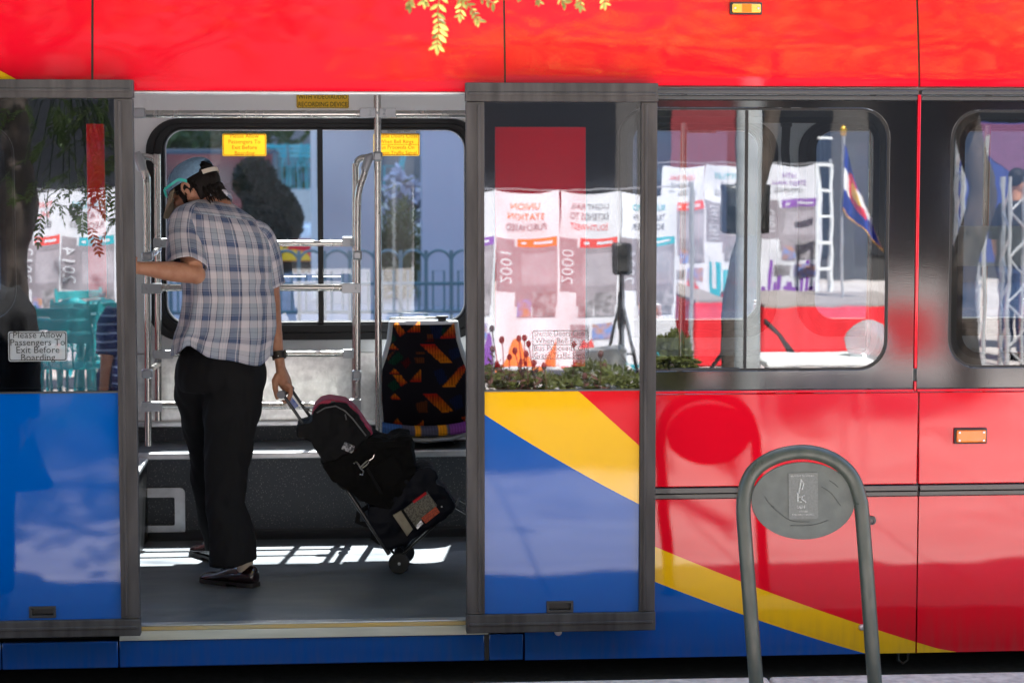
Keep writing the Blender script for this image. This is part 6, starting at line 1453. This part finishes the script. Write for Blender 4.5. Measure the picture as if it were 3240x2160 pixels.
patch('orange_wrapper', [(1332, 1639), (1379, 1602), (1392, 1620), (1347, 1656)], yp - .004, mat('orange_wrap', (.62, .09, .02), .5, col2=(.40, .04, .01), vscale=220, detail=0), lbag, .02); patch('orange_wrapper', [(1305, 1586), (1347, 1556), (1352, 1562), (1310, 1592)], yp - .003, 'skirt', lbag, .02)
patch('pocket_band', [(1269, 1615), (1276, 1611), (1314, 1667), (1307, 1674)], yp - .004, 'nylon', lbag, .02); patch('foil', [(1313, 1664), (1332, 1643), (1340, 1656), (1320, 1676)], yp - .003, mat('foil', (.4, .4, .4), .25, metal=.8, bump=1.0, bscale=80), lbag, .02)
mb = MB(); a = P(1398, 1603, yp); mb.ball((a.x, .915, a.z), (.004, .004, .004), 8, 6); mb.build('snap', 'alum', lbag)
mb = MB(); mb.tube([P(x, y, .99) for x, y in [(1168, 1600), (1135, 1620), (1130, 1650), (1150, 1656), (1185, 1668), (1180, 1700), (1205, 1718)]], .010, 8, flat=.4); mb.tube([P(x, y, 1.0) for x, y in [(960, 1340), (948, 1365), (970, 1380), (1000, 1395)]], .012, 8, flat=.4); tag(mb.build('load_strap', 'nylon'), 'loose black straps hanging behind the cart rods', 'strap')
mb = MB(); tp_ = [(919, 1249), (946, 1282), (932, 1294), (912, 1268)]
mb.prism([P(x, y, .965) for x, y in tp_], (0, .001, 0), 0); mb.prism([P(x, y, .963) for x, y in [(925, 1251), (950, 1280), (946, 1284), (919, 1249)]], (0, .001, 0), 1); mb.prism([P(x, y, .9635) for x, y in [(905, 1265), (916, 1290), (912, 1294), (896, 1266)]], (0, .001, 0), 1)
tag(mb.build('luggage_tag', [mat('tag_blue', (.04, .10, .42), .5, col2=(.25, .28, .5), vscale=40), mat('tag_white', (.7, .7, .72), .5)], fix=True), 'blue and white paper tag tied below the cart grip', 'tag')

# ================================================================== OTHER PEOPLE
def figure(pos, hdg, top_m, leg_m, hair_m, label, H=1.72, seated=False, coat=False, group=None):
    k = H / 1.75; t = empty('person', pos, label, 'person', group); o = V(pos); f = V((math.sin(R(hdg)), math.cos(R(hdg)), 0)); r = V((f.y, -f.x, 0)); up = V((0, 0, 1))
    q = lambda x, y, z: o + (r * x + f * y + up * z) * k
    dz = -.42 if seated else 0
    b = MB(); b.ball(q(0, .03, 1.62 + dz), (.075 * k, .09 * k, .115 * k), 16, 12); b.tube([q(0, 0, 1.40 + dz), q(0, .015, 1.55 + dz)], .055 * k, 12); b.tube([q(0, .10, 1.63 + dz), q(0, .135, 1.60 + dz)], .012, 8)
    for s_ in (-1, 1): b.ball(q(s_ * .078, .02, 1.61 + dz), (.012, .02, .03), 8, 6)
    b.loft([ell(q(0, 0, z + dz), r, f, a * k, c * k, 20) for z, a, c in ((.9, .15, .11), (1.1, .14, .10), (1.3, .17, .11), (1.42, .14, .08))])
    for s_ in (-1, 1):
        arm_ = [q(s_ * .18, 0, 1.38 + dz), q(s_ * .22, -.01, 1.10 + dz), q(s_ * .23, .06, .86 + dz)]; b.tube(arm_, [.05, .042, .028], 12); b.tube([arm_[2], q(s_ * .225, .08, .78 + dz)], [.028, .038], 10, flat=.5)
        for j in range(4): b.tube([q(s_ * .225, .05 + .02 * j, .80 + dz), q(s_ * .22, .055 + .022 * j, .74 + dz), q(s_ * .205, .06 + .022 * j, .70 + dz)], [.010, .009, .007], 6)
        b.tube([q(s_ * .22, .04, .83 + dz), q(s_ * .20, .10, .77 + dz)], [.012, .009], 6)
        leg = [q(s_ * .09, 0, .92), q(s_ * .10, .02, .50), q(s_ * .10, 0, .06)] if not seated else [q(s_ * .09, 0, .50), q(s_ * .11, .42, .48), q(s_ * .11, .42, .06)]
        b.tube(leg, [.075, .055, .04], 12); b.tube([leg[2], leg[2] + f * .14 - up * .02], [.04, .03], 10)
    link('body', remesh(b, 'body', .009, 3), 'skin', t, ang=180)
    s = MB(); hem = .55 if coat else .86
    s.loft([ell(q(0, 0, z + dz), r, f, a * k, c * k, 24) for z, a, c in ((hem, .36 if coat else .185, .24 if coat else .135), (.95, .19, .14), (1.1, .175, .13), (1.3, .20, .135), (1.40, .185, .11), (1.455, .09, .08))])
    for s_ in (-1, 1): s.tube([q(s_ * .155, 0, 1.395 + dz), q(s_ * .215, 0, 1.3 + dz), q(s_ * .235, -.01, 1.10 + dz)] + ([q(s_ * .245, .06, .86 + dz)] if coat else []), [.062, .066, .062] + ([.05] if coat else []), 14)
    link('coat' if coat else 'shirt', remesh(s, 'shirt', .011, 3, .5, .006, 9), top_m, t, ang=180)
    l = MB()
    for s_ in (-1, 1):
        leg = [q(s_ * .085, 0, .95), q(s_ * .10, .02, .50), q(s_ * .105, 0, .09)] if not seated else [q(s_ * .085, 0, .52), q(s_ * .11, .42, .50), q(s_ * .11, .42, .09)]
        l.tube(leg, [.105, .078, .06], 14)
        shb = MB(); e = leg[2]; e = V((e.x, e.y, o.z)); shb.loft([ell(e + f * y * k + up * z * k, r, up, a * k, c * k, 14) for y, z, a, c in ((-.07, .04, .025, .03), (-.04, .045, .04, .042), (.05, .045, .042, .042), (.14, .032, .046, .03), (.20, .025, .03, .022))]); shb.build('shoe', 'sole', t)
    l.loft([ell(q(0, 0, z + (dz if seated else 0)), r, f, .17 * k, .125 * k, 20) for z in ((.86, .93, 1.0) if seated else (.80, .9, 1.0))]); link('trousers', remesh(l, 'trousers', .011, 3, .5, .004, 9), leg_m, t, ang=180)
    h = MB(); h.ball(q(0, .005, 1.655 + dz), (.084 * k, .094 * k, .092 * k), 18, 12); link('hair', remesh(h, 'hair', .008, 2, .5, .006, 40), hair_m, t, ang=180)
    return t
M['black_wool'] = mat('black_wool', (.008, .008, .009), .9); M['jeans'] = mat('blue_jeans', (.025, .045, .12), .85, var=.3, vscale=20)
m, t_, b_ = new_mat('striped_jersey'); tc = t_.nodes.new('ShaderNodeTexCoord'); wv = t_.nodes.new('ShaderNodeTexWave'); wv.bands_direction = 'Z'; sock(wv, 'Scale', 6.0); t_.links.new(tc.outputs['Object'], wv.inputs['Vector']); rp = t_.nodes.new('ShaderNodeValToRGB'); rp.color_ramp.elements[0].color = (.01, .02, .10, 1); rp.color_ramp.elements[0].position = .8; rp.color_ramp.elements[1].color = (.2, .25, .4, 1); rp.color_ramp.elements[1].position = .9; t_.links.new(wv.outputs['Fac'], rp.inputs[0]); t_.links.new(rp.outputs[0], b_.inputs['Base Color']); M['stripe'] = m
q = MIR(45, 1100, .75, .07); figure((q.x - .17, q.y, ZS), 0, 'black_wool', 'black_cloth', 'hair', 'person in a dark coat reflected at the left edge of the door glass', 1.60, coat=True)
q = MIR(440, 1100, 5.6, .07); figure((q.x, q.y, ZS), 200, 'stripe', 'jeans', 'hair', 'seated person in a blue striped shirt reflected beside the door rubber', 1.62, seated=True)
q = MIR(3212, 900, 11.6); figure((q.x, q.y, ZS), 120, 'black_wool', 'jeans', 'hair', 'person in dark shirt and blue jeans reflected in the rear window', 1.80)
def leafy(blobs, n, label, m, L, Wd, cat, name, seed):
    rn = random.Random(seed); c0 = blobs[0][0]; t = empty(name, (c0.x, c0.y, ZS), label, cat); b = MB()
    for c, r in blobs:
        for i in range(n):
            e = V((rn.gauss(0, 1), rn.gauss(0, 1), rn.gauss(0, 1))).normalized() * rn.uniform(.3, 1.0) ** .5; q = c + V((e.x * r[0], e.y * r[1], e.z * r[2]))
            for k in range(3): leaflet(b, q, (e + V((rn.uniform(-1, 1), rn.uniform(-1, 1), rn.uniform(-1, 1)))).normalized(), V((rn.uniform(-1, 1), -1, rn.uniform(0, 1))).normalized(), L, Wd)
    b.build('foliage', m, t, smooth=False); sm_ = MB(); sm_.tube([(c0.x, c0.y, ZS), c0], .05, 6); sm_.build('stem', 'bark', t)
kk = 28 / FPX
leafy([(P(855, 700, 20.2), (92 * kk, .4, 80 * kk)), (P(806, 572, 20.2), (58 * kk, .3, 64 * kk)), (P(895, 690, 20.2), (52 * kk, .3, 66 * kk)), (P(838, 625, 20.2), (60 * kk, .3, 60 * kk)), (P(868, 655, 20.2), (62 * kk, .3, 64 * kk))], 900, 'made-up leafy shape for the dark silhouette just behind the capped man', leaf_mat('silhouette_leaf', (.012, .018, .010), (.012, .02, .006)), .09, .045, 'bush', 'bush', 8)  # leaf blobs made up in head-and-shoulders shape, standing in for a dark silhouette
